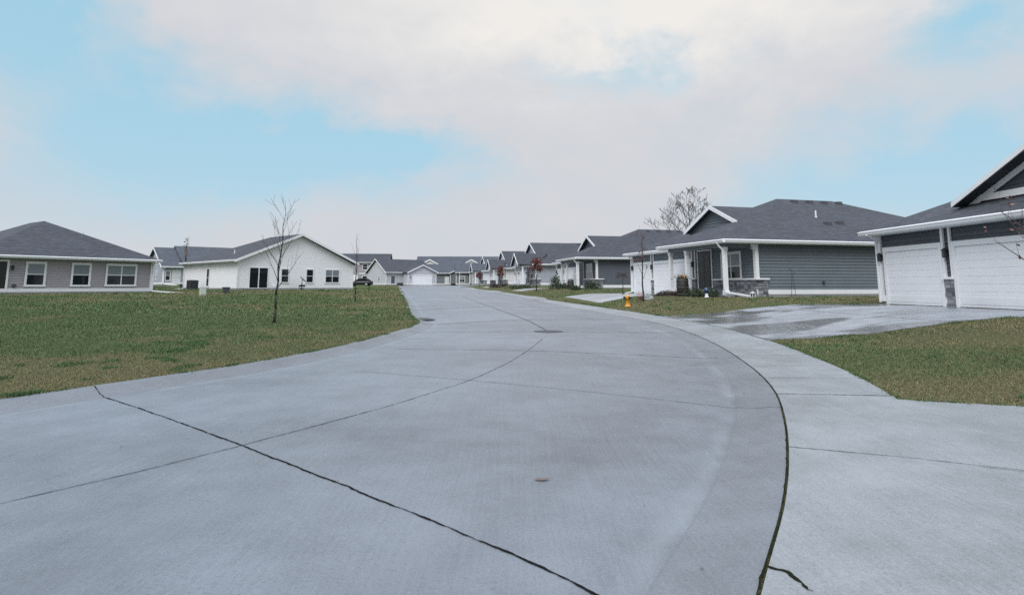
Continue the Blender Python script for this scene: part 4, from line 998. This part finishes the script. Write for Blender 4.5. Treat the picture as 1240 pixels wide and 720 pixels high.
# tree just beyond the right edge whose branch tips reach into the picture
hx, hy = 8.05, 9.4; base = Vector((hx, hy, H(hx, hy)))
t = thing('red_leaf_tree', 'tree at the right edge whose twigs with red leaves hang before the garage', 'tree', base, 0, 'young red leaf trees along the kerb')
tk = MB(); tk.tube((0,0,-.05), (.02,0,1.3), .04, .032, 8); tk.tube((.02,0,1.3), (.05,.02,2.6), .032, .018, 8); tk.tube((.05,.02,2.6), (.04,0,3.5), .018, .005, 8); tk.build('trunk', M['bark2'], t)
cr = MB(); tips = []; rr = random.Random(5)
for z0, dx, dy, L in ((1.75, -1, .1, .95), (2.1, -1, -.2, .95), (2.25, -.9, .35, .8), (1.55, .9, .3, .9), (2.0, .4, .9, .9), (2.6, -.5, -.6, .7), (2.4, .9, -.2, .8)):
    limb(cr, rr, (.03,0,z0-.3), (dx, dy, .75), L, .013, 1, 2, tips, .15, .5, (2, 3))
co = cr.build('crown', M['bark2'], t)
leafcloud('foliage', [rr.choice(tips)[0]+Vector((rr.gauss(0,.03), rr.gauss(0,.03), rr.gauss(0,.03))) for _ in range(45)], None, .034, M['redleaf'], co)

def shrub(name, label, c, rx, ry, rz, mat, n=900, ls=.03, seed=0, group=None, cat='shrub'):
    t = thing(name, label, cat, c, 0, group)
    u = rng.normal(size=(n, 3)); u /= np.linalg.norm(u, axis=1)[:, None]; rad = rng.uniform(.55, 1.06, n)[:, None]
    u[:, 2] = np.abs(u[:, 2])*1.0-.05
    lump = 1+.22*np.sin(u[:, :1]*5+seed)*np.cos(u[:, 1:2]*4+seed*2)
    leafcloud('foliage', u*rad*lump*np.array([rx, ry, rz]), None, ls, M[mat], t)
    st = MB(); rr = random.Random(seed)
    for k in range(6): st.tube((0,0,-.03), (rr.uniform(-.6,.6)*rx, rr.uniform(-.6,.6)*ry, rz*.75), .012, .004, 5)
    st.build('stem', M['bark'], t); return t
def mulchbed(label, pts, z):
    m = []; P = np.array(pts); n = int(420); lo, hi = P.min(0), P.max(0)
    x = rng.uniform(lo[0], hi[0], n*6); y = rng.uniform(lo[1], hi[1], n*6); k = inpoly(x, y, pts); x, y = x[k], y[k]
    return x, y
# planting along the porch of the blue grey house
def l2(key, x, y):
    w = loc2w(key, x, y); return Vector((w[0], w[1], H(*w)))
bed = [loc2w('H2', .6, -2.2), loc2w('H2', .6, -3.0), loc2w('H2', -6.6, -3.2), loc2w('H2', -6.6, -2.15)]
BZ = PLACE['H2'][0][2]
m = MB(); bp = bed; m.add([(x, y, H(x, y)+.03) for x, y in bp]+[(x, y, H(x, y)-.2) for x, y in bp], [(0,1,2,3), (0,4,5,1), (1,5,6,2), (2,6,7,3), (3,7,4,0)])
mo = m.build('mulch_bed', M['mulch']); mo['kind'] = 'structure'
x, y = mulchbed('', bed, 0); hh = Hn(x, y)+.035
mc = leafcloud('mulch', np.c_[x, y, hh], None, .05, M['mulch'], None); mc['kind'] = 'stuff'
GS = 'shrubs in front of the blue grey porch'
def atbed(px, y_off):
    """ground point in the bed in line with a pixel column of the photograph"""
    p0 = loc2w('H2', .6, y_off); p1 = loc2w('H2', -8, y_off); k = (px-620)/760
    t = (k*p0[1]-p0[0])/((p1[0]-p0[0])-k*(p1[1]-p0[1])); q = (p0[0]+(p1[0]-p0[0])*t, p0[1]+(p1[1]-p0[1])*t); return Vector((q[0], q[1], H(*q)))
shrub('shrub', 'dark green shrub just right of the flower barrel', atbed(838, -2.65), .55, .5, .50, 'shrub', 1100, .045, 1, GS)
shrub('shrub', 'dark green shrub between the flower barrel and the blue glass ball', atbed(846.5, -2.7), .48, .45, .45, 'shrub', 1000, .045, 2, GS)
shrub('shrub', 'dark shrub right behind the blue glass ball', atbed(861, -2.45), .45, .42, .52, 'shrub', 900, .045, 3, GS)
shrub('shrub', 'low dark red shrub left of the flower barrel', atbed(808, -2.6), .75, .45, .30, 'dshrub', 1000, .045, 4, GS)
shrub('shrub', 'low dark red shrub beside the far porch post', atbed(818, -2.7), .5, .4, .28, 'dshrub', 800, .045, 5, GS)
def planter(label, c, s, mat, flower, nfl=150, h=.85, group=None):
    t = thing('flower_barrel', label, 'planter', c, 0, group)
    m = MB(); m.lathe([(.30*s,0),(.36*s,h*.3),(.38*s,h*.55),(.35*s,h*.98),(.30*s,h),(.28*s,h*.9)], 18); m.build('barrel', M[mat], t, True)
    hp = MB()
    for z in (.12, .5, .86): hp.lathe([(.38*s,h*z-.02),(.395*s,h*z),(.38*s,h*z+.03)], 18)
    hp.build('hoop', M['iron'], t)
    P = rng.normal(size=(nfl, 3))*np.array([.12, .12, .07])*s+np.array([0, 0, h+.10*s]); leafcloud('flower', P, None, .05*s, M[flower], t)
    P = rng.normal(size=(nfl, 3))*np.array([.2, .2, .07])*s+np.array([0, 0, h+.03*s]); leafcloud('foliage', P, None, .05*s, M['shrub'], t)
    return t
q = atbed(826.5, -2.55); planter('dark barrel filled with orange flowers by the blue grey porch', q, .9, 'barrel', 'flower', h=1.0, nfl=260)
q = atbed(855.3, -3.05); t = thing('glass_ball', 'blue glass ball on a white pedestal in front of the shrubs', 'garden ornament', q)
m = MB(); m.lathe([(.20,-.02),(.20,.06),(.15,.10),(.13,.22),(.17,.28)], 16); m.build('pedestal', M['plastic'], t, True)
m = MB(); m.lathe([(.10,.27),(.20,.33),(.25,.44),(.25,.52),(.20,.63),(.10,.70),(.02,.72)], 20); m.build('ball', M['ball'], t, True); t.scale = (.55, .55, .72)
q = loc2w('H2', .95, -1.0); q = Vector((*q, H(*q))); t = thing('garden_lantern', 'small white lantern box on the ground by the stone base', 'lantern', q, .4)
m = MB(); m.box(-.15,.15,-.15,.15,-.02,.05); m.box(-.17,.17,-.17,.17,.34,.40)
for sx in (-1, 1):
    for sy in (-1, 1): m.box(sx*.12-.025, sx*.12+.025, sy*.12-.025, sy*.12+.025, .05, .34)
m.hexa([(-.13,-.13,.40),(.13,-.13,.40),(.13,.13,.40),(-.13,.13,.40),(-.03,-.03,.48),(.03,-.03,.48),(.03,.03,.48),(-.03,.03,.48)]); m.build('frame', M['plastic'], t)
m = MB(); m.box(-.1,.1,-.1,.1,.05,.34); m.build('pane', M['glass'], t); t.scale = (.6, .6, .6)
q = loc2w('H2', .75, 1.6); q = Vector((*q, H(*q))); t = thing('shepherd_hook', 'thin black double shepherd hook against the blue grey siding', 'garden hook', q, R(15))
m = MB(); m.tube((-.13,0,-.1),(-.02,0,1.35),.012,.010,6); m.tube((.16,0,-.1),(.02,0,1.15),.012,.010,6)
for sx, z0 in ((-1, 1.35), (1, 1.15)):
    pr = Vector((-.02 if sx < 0 else .02, 0, z0))
    for k in range(1, 9):
        a_ = math.pi*k/8; nx = Vector((sx*(.10-.10*math.cos(a_))+(-.02 if sx < 0 else .02), 0, z0+.10*math.sin(a_))); m.tube(pr, nx, .009, .009, 5); pr = nx
m.build('rod', M['black'], t)
q = loc2w('H2', -14.2, -1.2); q = at(775, 363); t = thing('flower_pot', 'faded pink flower pot beside the red leaf tree trunk', 'flower pot', q)
m = MB(); m.lathe([(.13,-.02),(.19,.3),(.21,.31),(.21,.36),(.17,.36)], 14); m.build('pot', M['pinkp'], t, True); t.scale = (.65, .65, .65)
leafcloud('flower', rng.normal(size=(110, 3))*np.array([.13,.13,.12])+np.array([0,0,.52]), None, .045, M['pinkf'], t)
q = at(785.5, 362.5); t = thing('landscape_stone', 'low grey landscape stone at the driveway edge by the red leaf tree', 'stone', q)
bm = bmesh.new(); bmesh.ops.create_icosphere(bm, subdivisions=3, radius=1)
for v in bm.verts: v.co = Vector((v.co.x*.5, v.co.y*.3, max(v.co.z, -.3)*.28))*(1+.16*math.sin(v.co.x*5+v.co.y*7)+.08*math.sin(v.co.z*11))
t.scale = (.6, .6, .8); me = bpy.data.meshes.new('boulder'); bm.to_mesh(me); bm.free(); me.materials.append(M['found']); ob = bpy.data.objects.new('boulder', me); COL.objects.link(ob); ob.parent = t
# planting of the slate house
def atbed3(px, y_off):
    p0 = loc2w('H3', .6, y_off); p1 = loc2w('H3', -8, y_off); k = (px-620)/760
    t = (k*p0[1]-p0[0])/((p1[0]-p0[0])-k*(p1[1]-p0[1])); q = (p0[0]+(p1[0]-p0[0])*t, p0[1]+(p1[1]-p0[1])*t); return Vector((q[0], q[1], H(*q)))
G3 = 'shrubs in front of the slate house'
shrub('shrub', 'tall dark evergreen shrub at the garage end of the slate house', atbed3(673, -2.8), .6, .6, 1.5, 'shrub', 900, .08, 6, G3)
shrub('shrub', 'low green shrub between the tall evergreen and the white flower barrel', atbed3(683.5, -2.9), .8, .6, .55, 'shrub', 900, .07, 7, G3)
planter('dark barrel with white flowers by the slate house porch', atbed3(691, -2.8), .8, 'barrel', 'whitef', h=.85)
shrub('shrub', 'low shrub right of the white flower barrel', atbed3(697, -2.8), .5, .5, .45, 'shrub', 600, .07, 8, G3)
shrub('shrub', 'rounded shrub under the porch window of the slate house', l2('H3', .9, -.8), .8, .7, .7, 'shrub', 800, .07, 9, G3)
shrub('shrub', 'low shrub at the foot of the side wall of the slate house', l2('H3', .9, 6.6), .7, .6, .4, 'shrub', 700, .06, 12, G3)
for px, py, lab, sx in ((605.5, 347.6, 'dark red hedge shrub below the red leaf tree of the off white house', 1.6), (632, 349.0, 'low dark green shrub row in front of the pale grey gabled porch', 1.9)):
    q = at(px, py); shrub('shrub', lab, q, sx, .6, .6, 'dshrub' if px < 620 else 'shrub', 700, .09, int(px))

# ------------------------------------------------------------------ hydrant
q = at(760.5, 371); t = thing('fire_hydrant', 'yellow fire hydrant with dark caps on the corner lawn', 'fire hydrant', q, R(-70)); s = hgt(371, 357, q.y)/.80
m = MB(); m.lathe([(.17,-.03),(.17,.05),(.14,.06),(.125,.09),(.115,.12),(.112,.50),(.135,.51),(.135,.55),(.115,.56),(.115,.60),(.12,.61)], 20)
for k in range(8): m.tube((.15*math.cos(k*.785), .15*math.sin(k*.785), .045), (.15*math.cos(k*.785), .15*math.sin(k*.785), .075), .014, .014, 6)
body = m.build('barrel', M['hydrant'], t, True)
m = MB(); m.lathe([(.125,.61),(.12,.66),(.095,.71),(.05,.745),(.03,.75),(.03,.79),(.0,.80)], 20); m.build('bonnet', M['hydrant'], t, True)
for d, r_, l_ in (((1,0,0), .058, .19), ((-1,0,0), .058, .19), ((0,-1,0), .078, .2)):
    d = Vector(d); m = MB(); m.tube(d*.09+Vector((0,0,.57)), d*(l_-.03)+Vector((0,0,.57)), r_, r_, 12); m.build('nozzle', M['hydrant'], t)
    m = MB(); m.tube(d*(l_-.03)+Vector((0,0,.57)), d*(l_+.02)+Vector((0,0,.57)), r_*1.25, r_*1.2, 12); m.tube(d*(l_+.02)+Vector((0,0,.57)), d*(l_+.05)+Vector((0,0,.57)), .02, .02, 5); m.build('cap', M['hydcap'], t)
t.scale = (s*1.35, s*1.35, s*1.05)

# ------------------------------------------------------------------ street iron
q = at(664, 402); t = thing('manhole_cover', 'round iron manhole cover in the middle of the road', 'manhole cover', (q.x, q.y, float(roadz(np.array([q.x]), np.array([q.y]))[0])))
m = MB(); m.lathe([(.44,-.01),(.44,.006),(.40,.007),(.40,.003)], 28); m.build('ring', M['iron'], t)
m = MB(); m.lathe([(.385,-.01),(.385,.006)], 28)
for i in range(-5, 6):
    for j in range(-5, 6):
        if math.hypot(i, j)*.065 < .34: m.box(i*.065-.02, i*.065+.02, j*.065-.02, j*.065+.02, .006, .010)
m.build('lid', M['iron'], t)
q = at(512, 387); rot = math.atan2(XL(q.y+.5)-XL(q.y-.5), 1); t = thing('storm_drain', 'dark iron storm drain grate in the left gutter of the road', 'storm drain', (q.x, q.y, float(roadz(np.array([q.x]), np.array([q.y]))[0])+.03), -float(rot)+R(8))
m = MB(); m.box(-.36,.36,-.62,-.56,-.02,.012); m.box(-.36,.36,.56,.62,-.02,.012); m.box(-.36,-.30,-.56,.56,-.02,.012); m.box(.30,.36,-.56,.56,-.02,.012); m.box(-.3,.3,-.09,.09,-.02,.012); m.build('frame', M['kerb'], t)
m = MB()
for sy in (-1, 1):
    for k in range(9): m.box(-.29+k*.066, -.26+k*.066, sy*.09 if sy > 0 else -.55, .55 if sy > 0 else -.09, -.02, .006)
    m.box(-.3,.3, .28 if sy > 0 else -.34, .34 if sy > 0 else -.28, -.02, .004)
m.build('grate', M['iron'], t)
m = MB(); m.box(-.3,.3,-.56,.56,-.03,-.012); m.build('pit', M['joint'], t)  # near-black slab, its colour stands for the shade under the grate

# ------------------------------------------------------------------ things round the left houses
def l3(key, x, y): return l2(key, x, y)
q = l3('L3', -1.1, 8.2); t = thing('air_conditioner', 'dark air conditioner unit against the side of the white house', 'air conditioner', q, PLACE['L3'][1])
m = MB(); m.box(-.42,.42,-.42,.42,0,.08); m.box(-.40,.40,-.40,.40,.08,.14); m.box(-.40,.40,-.40,.40,.86,.94)
for sx in (-1, 1):
    for sy in (-1, 1): m.box(sx*.37-.03, sx*.37+.03, sy*.37-.03, sy*.37+.03, .14, .86)
m.box(-.36,.36,-.36,.36,.12,.88)
for k in range(16): m.box(-.385,.385,-.385,.385,.15+k*.045,.172+k*.045)
m.build('case', M['acgrey'], t)
m = MB(); m.lathe([(.33,.94),(.33,.955),(.29,.965),(.05,.965)], 20); m.build('fan_grille', M['black'], t); t.scale = (1.1, 1.1, 1.05)
q = at(245.3, 357.5); t = thing('utility_cabinet', 'pale green utility pedestal standing on the lawn before the white house', 'utility box', q, .7); hh = hgt(357.5, 346.5, q.y)
m = MB(); m.box(-.2,.2,-.16,.16,-.05,hh*.9); m.hexa([(-.22,-.18,hh*.9),(.22,-.18,hh*.9),(.22,.18,hh*.9),(-.22,.18,hh*.9),(-.19,-.14,hh),(.19,-.14,hh),(.19,.14,hh),(-.19,.14,hh)]); m.build('case', M['boxgreen'], t)
m = MB(); m.box(-.16,.16,-.175,-.16,.1,hh*.8); m.build('door', M['boxgreen'], t)
q = at(273.5, 355); t = thing('utility_box', 'low dark grey utility box on the grass by the white house corner', 'utility box', q, .8); hh = hgt(355, 347.5, q.y)
m = MB(); m.box(-.22,.22,-.2,.2,-.05,hh*.86); m.box(-.25,.25,-.23,.23,hh*.86,hh); m.build('case', M['acgrey'], t)
m = MB(); m.box(-.15,.15,-.215,-.2,.08,hh*.75); m.build('door', M['iron'], t)
q = l3('L3', -.5, 13.0); t = thing('gas_meter', 'small gas meter at the back corner of the white house', 'meter', q, PLACE['L3'][1])
m = MB(); m.box(-.13,.13,-.16,.16,.25,.55); m.lathe([(.1,.55),(.1,.62),(.03,.64)], 12); m.build('meter_body', M['acgrey'], t); m = MB(); m.tube((0,.1,-.05),(0,.1,.3),.025,.025,6); m.tube((0,-.1,-.05),(0,-.1,.3),.025,.025,6); m.build('pipe', M['acgrey'], t)
q = l3('L3', 6.3, -1.2); t = thing('satellite_dish', 'pale grey dish on a dark stand before the white gable wall', 'satellite dish', q, PLACE['L3'][1]+R(25))
m = MB(); m.tube((0,0,-.05),(0,0,.75),.05,.045,8); m.tube((0,0,.02),(.4,.0,.25),.03,.03,6); m.tube((0,0,.02),(-.35,.1,.3),.03,.03,6); m.box(-.3,.42,-.14,.14,.32,.52); m.build('stand', M['black'], t)
m = MB(); ax = Vector((.45,-.6,.75)).normalized(); A = ax.cross(Vector((0,0,1))).normalized(); B = ax.cross(A); c0 = Vector((0,-.05,1.05)); rings = []; pts = []; n = 18
for kk, rr_ in enumerate((0, .14, .28, .4, .48)):
    for i in range(n): pts.append(c0+A*(rr_*math.cos(2*math.pi*i/n))+B*(rr_*1.1*math.sin(2*math.pi*i/n))+ax*(rr_*rr_*.55))
m.add(pts, [(k*n+i, k*n+(i+1)%n, (k+1)*n+(i+1)%n, (k+1)*n+i) for k in range(4) for i in range(n)]); m.build('dish', M['dish'], t, True)
m = MB(); m.tube(c0, c0+ax*.55, .018, .015, 6); m.tube(c0+ax*.5, c0+ax*.62, .05, .05, 8); m.tube((0,0,.7), c0, .045, .04, 8); m.build('arm', M['dish'], t)
q = l3('L3', 3.6, -.9); t = thing('patio_chair', 'white patio chair right of the dark patio door', 'chair', q, PLACE['L3'][1]+.5)
m = MB(); m.box(-.25,.25,-.25,.25,.40,.44); m.build('seat', M['plastic'], t); m = MB(); m.hexa([(-.25,.22,.44),(.25,.22,.44),(.25,.26,.44),(-.25,.26,.44),(-.25,.34,.9),(.25,.34,.9),(.25,.38,.9),(-.25,.38,.9)]); m.build('backrest', M['plastic'], t)
for sx in (-1, 1):
    for sy in (-1, 1): m = MB(); m.tube((sx*.22, sy*.22, .40), (sx*.25, sy*.26, -.02), .02, .016, 6); m.build('leg', M['plastic'], t)
q = at(446.8, 356.0); t = thing('marker_stake', 'short thin dark stake in the lawn right of the thin bare sapling', 'stake', q); hh = hgt(356, 347.5, q.y)
m = MB(); m.tube((0,0,-.1),(0,0,hh),.03,.026,6); m.build('rod', M['black'], t); m = MB(); m.box(-.05,.05,-.02,.02,hh*.78,hh); m.build('tip', M['black'], t)
q = l3('F1', 3.0, -1.2); t = thing('storage_bin', 'dark storage bin left of the distant gabled garage', 'bin', q, PLACE['F1'][1])
m = MB(); m.hexa([(-.55,-.35,0),(.55,-.35,0),(.55,.35,0),(-.55,.35,0),(-.65,-.42,.8),(.65,-.42,.8),(.65,.42,.8),(-.65,.42,.8)]); m.build('tub', M['acgrey'], t); m = MB(); m.hexa([(-.68,-.45,.8),(.68,-.45,.8),(.68,.45,.8),(-.68,.45,.8),(-.6,-.38,.92),(.6,-.38,.92),(.6,.38,.92),(-.6,.38,.92)]); m.build('lid', M['black'], t)
q = at(597, 347.2); t = thing('air_conditioner', 'dark unit on the grass in front of the farthest white houses', 'air conditioner', q, -.2)
m = MB(); t.scale = (.75, .75, .8); m.box(-.5,.5,-.45,.45,-.05,1.15); m.box(-.53,.53,-.48,.48,1.15,1.25); m.build('case', M['acgrey'], t); m = MB(); m.lathe([(.38,1.25),(.38,1.27),(.05,1.28)], 16); m.build('fan_grille', M['black'], t)
for px, py, lab in ((556.5, 347.5, 'thin pale post on the far grass left of the smallest red tree'), (611.5, 350.3, 'thin dark sapling stake in the verge before the off white house')):
    q = at(px, py); hh = 2.6 if px < 600 else 3.4; t = thing('garden_post', lab, 'post', q)
    m = MB(); m.tube((0,0,-.1),(0,0,hh),.045,.04,6); m.build('rod', M['plastic'] if px < 600 else M['bark'], t); m = MB(); m.lathe([(.07,hh-.05),(.07,hh+.05),(.02,hh+.1)], 8); m.build('tip', M['plastic'] if px < 600 else M['bark'], t)

# ------------------------------------------------------------------ car
def car(label, loc, rot):
    t = thing('parked_car', label, 'car', loc, rot)
    # stations along the length: (x, half width low, z low, z belt, half width belt)
    prof = [(-2.3,.62,.45,.80,.60), (-2.2,.80,.30,.92,.78), (-1.6,.88,.22,.96,.85), (-.6,.90,.20,.95,.88), (.6,.90,.20,.92,.88), (1.5,.88,.22,.86,.84), (2.15,.80,.30,.74,.74), (2.3,.60,.42,.62,.56)]
    pts = []
    for x, wl, zl, zb, wb in prof: pts += [(x,-wl,zl),(x,-wl*1.02,(zl+zb)/2),(x,-wb,zb-.06),(x,-wb*.86,zb),(x,wb*.86,zb),(x,wb,zb-.06),(x,wl*1.02,(zl+zb)/2),(x,wl,zl)]
    m = MB(); k = 8; n = len(prof); m.add(pts, [(i*k+j, i*k+(j+1)%k, (i+1)*k+(j+1)%k, (i+1)*k+j) for i in range(n-1) for j in range(k)]+[tuple(range(k-1,-1,-1)), tuple((n-1)*k+j for j in range(k))])
    body = m.build('body', M['carpaint'], t, True)
    low = [(-1.75,.74,.93), (-.2,.78,.94), (.95,.74,.90)]; m = MB()
    M['carglass'] = dull('car glass', (.010, .012, .014)); m.hexa([(-1.95,-.74,.93),(1.0,-.76,.90),(1.0,.76,.90),(-1.95,.74,.93),(-1.2,-.58,1.42),(.15,-.60,1.43),(.15,.60,1.43),(-1.2,.58,1.42)]); m.build('cabin', M['carglass'], t)
    m = MB(); m.hexa([(-1.22,-.60,1.40),(.17,-.62,1.41),(.17,.62,1.41),(-1.22,.60,1.40),(-1.0,-.5,1.48),(0,-.52,1.48),(0,.52,1.48),(-1.0,.5,1.48)])
    for sy in (-1, 1):
        for (x0, x1) in ((-1.98,-1.2), (1.03,.16), (-.45,-.5)): m.tube((x0, sy*.765, .92), (x1, sy*.60, 1.42), .035, .03, 6)
    m.build('roof', M['carpaint'], t)
    for x in (-1.4, 1.42):
        for sy in (-1, 1):
            m = MB(); m.tube((x, sy*.70, .33), (x, sy*.91, .33), .33, .33, 18); w = m.build('wheel', M['tyre'], t); m = MB(); m.tube((x, sy*.90, .33), (x, sy*.925, .33), .2, .18, 12); m.build('rim', M['rim'], w)
    for sy in (-1, 1):
        m = MB(); m.box(2.05,2.24,sy*.62-.13,sy*.62+.13,.58,.70); m.build('headlight', M['lamp'], t)
        m = MB(); m.box(-2.27,-2.15,sy*.6-.14,sy*.6+.14,.68,.82); m.build('tail_light', M['redlamp'], t)
        m = MB(); m.box(.72,.86,sy*.95-.1,sy*.95+.1,.95,1.06); m.build('mirror', M['carpaint'], t)
    return t
Y = 121; x = atY(436.5, Y); car('black car parked behind the white house, nose to the left', (x, Y, H(x, Y)), R(176))

# ------------------------------------------------------------------ litter on the paving
q = at(656, 582); m = MB(); c = [(-.085,-.02,0),(-.05,.035,.012),(.02,.04,.006),(.1,.02,.014),(.06,-.015,.008),(-.01,-.04,.004)]
m.add(c+[(a_, b_, z_-.003) for a_, b_, z_ in c], [(0,5,4,3,2,1), (6,7,8,9,10,11)]+[(i, (i+1)%6, 6+(i+1)%6, 6+i) for i in range(6)]); o_ = m.build('fallen_leaf', M['leafl']); o_.scale = (.7, .7, .5); o_.location = (q.x, q.y, float(roadz(np.array([q.x]), np.array([q.y]))[0])+.004); tag(o_, 'pinkish brown dead leaf lying alone on the road', 'leaf')
dz = []
for px, py in ((612,561),(420,585),(877,583),(890,462),(903,476),(880,455),(433,467),(424,461),(862,453),(841,696),(893,447),(775,607),(785,613),(148,546),(500,446),(905,455)):
    q = at(px, py); n = 1
    for k in range(n): dz.append((q.x+rng.normal(0,.05), q.y+rng.normal(0,.05), float(roadz(np.array([q.x]), np.array([q.y]))[0])+.006))
lt = leafcloud('leaf_litter', dz, None, .014, M['brownleaf'], None); lt['kind'] = 'stuff'

# ------------------------------------------------------------------ sky and sun
SUN_EL, SUN_AZ = R(48), R(200)      # azimuth clockwise from +Y: behind the camera, a little left
w = bpy.data.worlds.new('World'); scene.world = w; w.use_nodes = True; nt = w.node_tree
bg = nt.nodes['Background']; sky = nt.nodes.new('ShaderNodeTexSky'); sky.sky_type = 'NISHITA'; sky.sun_disc = False
sky.sun_elevation = SUN_EL; sky.sun_rotation = SUN_AZ; sky.air_density = 1.0; sky.dust_density = 1.2; sky.ozone_density = 2.0
tc = nt.nodes.new('ShaderNodeTexCoord'); sx = nt.nodes.new('ShaderNodeSeparateXYZ'); lk(nt, tc.outputs['Generated'], sx.inputs[0])
X_, Y_, Z_ = sx.outputs
az = mth(nt, 'MULTIPLY', mth(nt, 'ARCTAN2', X_, Y_), 57.2958); el = mth(nt, 'MULTIPLY', mth(nt, 'ARCSINE', Z_), 57.2958)
# warp the directions a little so cloud edges are ragged
mp = nt.nodes.new('ShaderNodeMapping'); mp.inputs['Scale'].default_value = (1, 1, 1.7); lk(nt, tc.outputs['Generated'], mp.inputs[0])
n1 = noise(nt, mp.outputs[0], 3.2, 6, .58, .3); n2 = noise(nt, mp.outputs[0], 9, 5, .6, .2); n3 = noise(nt, mp.outputs[0], 1.3, 4, .5)
azw = mth(nt, 'ADD', az, mth(nt, 'MULTIPLY', mth(nt, 'SUBTRACT', n1, .5), 26)); elw = mth(nt, 'ADD', el, mth(nt, 'MULTIPLY', mth(nt, 'SUBTRACT', n2, .5), 8))
def px2dir(px, py):
    a_, b_, c_ = ray(px, py); return math.degrees(math.atan2(a_, b_)), math.degrees(math.atan2(c_, math.hypot(a_, b_)))
def blob(px, py, rx, ry, amp):
    A, E_ = px2dir(px, py); dx = mth(nt, 'DIVIDE', mth(nt, 'SUBTRACT', azw, A), rx); dy = mth(nt, 'DIVIDE', mth(nt, 'SUBTRACT', elw, E_), ry)
    r2 = mth(nt, 'ADD', mth(nt, 'MULTIPLY', dx, dx), mth(nt, 'MULTIPLY', dy, dy)); return mth(nt, 'MULTIPLY', mth(nt, 'POWER', 2.718, mth(nt, 'MULTIPLY', r2, -1)), amp)
clear = None
for b_ in ((15, 40, 7, 6, 1.1), (10, 130, 5, 4.5, -.8), (170, 165, 13, 5.5, 1.0), (330, 195, 8, 3.2, .75), (500, 180, 8, 2.6, 1.0), (745, 92, 7, 2.0, .5), (1150, 210, 13, 5.5, 1.0), (1215, 20, 5, 3, 1.0), (120, 250, 18, 3, .35), (960, 245, 8, 3, .35)):
    v_ = blob(*b_); clear = v_ if clear is None else mth(nt, 'ADD', clear, v_)
dens = mth(nt, 'SUBTRACT', mth(nt, 'ADD', .97, mth(nt, 'ADD', mth(nt, 'MULTIPLY', mth(nt, 'SUBTRACT', n1, .5), 1.0), mth(nt, 'MULTIPLY', mth(nt, 'SUBTRACT', n2, .5), .32))), clear)
cm = ramp(nt, dens, [(.0, (.12, .12, .12)), (.88, (1, 1, 1))])
bright = blob(760, 0, 30, 6, .42); lum = mth(nt, 'ADD', mth(nt, 'ADD', .62, bright), mth(nt, 'MULTIPLY', mth(nt, 'SUBTRACT', n2, .5), .14))
lum = mth(nt, 'ADD', lum, mth(nt, 'MULTIPLY', mth(nt, 'SUBTRACT', n3, .5), .18))
SS = .10
k = 1/SS
ccol = ramp(nt, lum, [(.40, (.365, .39, .43)), (.66, (.430, .440, .465)), (1.10, (.575, .56, .54))])
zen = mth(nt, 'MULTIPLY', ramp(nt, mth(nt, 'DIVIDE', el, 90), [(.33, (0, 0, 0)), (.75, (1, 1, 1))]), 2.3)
cl = mixc(nt, 1.0, ccol, (k, k, k), 'MULTIPLY')
blue = mixc(nt, .86, sky.outputs[0], (.205*k, .43*k, .54*k))
hz_ = ramp(nt, mth(nt, 'DIVIDE', el, 30), [(0, (.75, .75, .75)), (.35, (.25, .25, .25)), (1, (0, 0, 0))])
blue = mixc(nt, mth(nt, 'MULTIPLY', hz_, .9), blue, (.40*k, .455*k, .51*k))
col = mixc(nt, cm, blue, cl)
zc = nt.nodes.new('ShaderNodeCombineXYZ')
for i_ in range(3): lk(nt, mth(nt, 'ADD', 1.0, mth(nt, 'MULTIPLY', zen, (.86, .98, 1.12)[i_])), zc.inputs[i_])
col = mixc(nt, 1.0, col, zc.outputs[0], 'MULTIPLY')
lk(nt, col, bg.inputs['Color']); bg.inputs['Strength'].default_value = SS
sl = bpy.data.lights.new('sun', 'SUN'); sl.energy = 1.5; sl.angle = R(35); sl.color = (1, .965, .93); so = bpy.data.objects.new('sun', sl); COL.objects.link(so)
so.rotation_euler = (R(90)-SUN_EL, 0, math.pi-SUN_AZ); so.location = (0, 0, 40)

v = scene.view_settings; v.view_transform = 'Standard'; v.look = 'None'; v.exposure = .60; v.gamma = 1; v.use_curve_mapping = False
scene.cycles.use_denoising = False
scene.render.engine = 'CYCLES'; scene.cycles.max_bounces = 6; scene.cycles.diffuse_bounces = 3; scene.cycles.glossy_bounces = 3
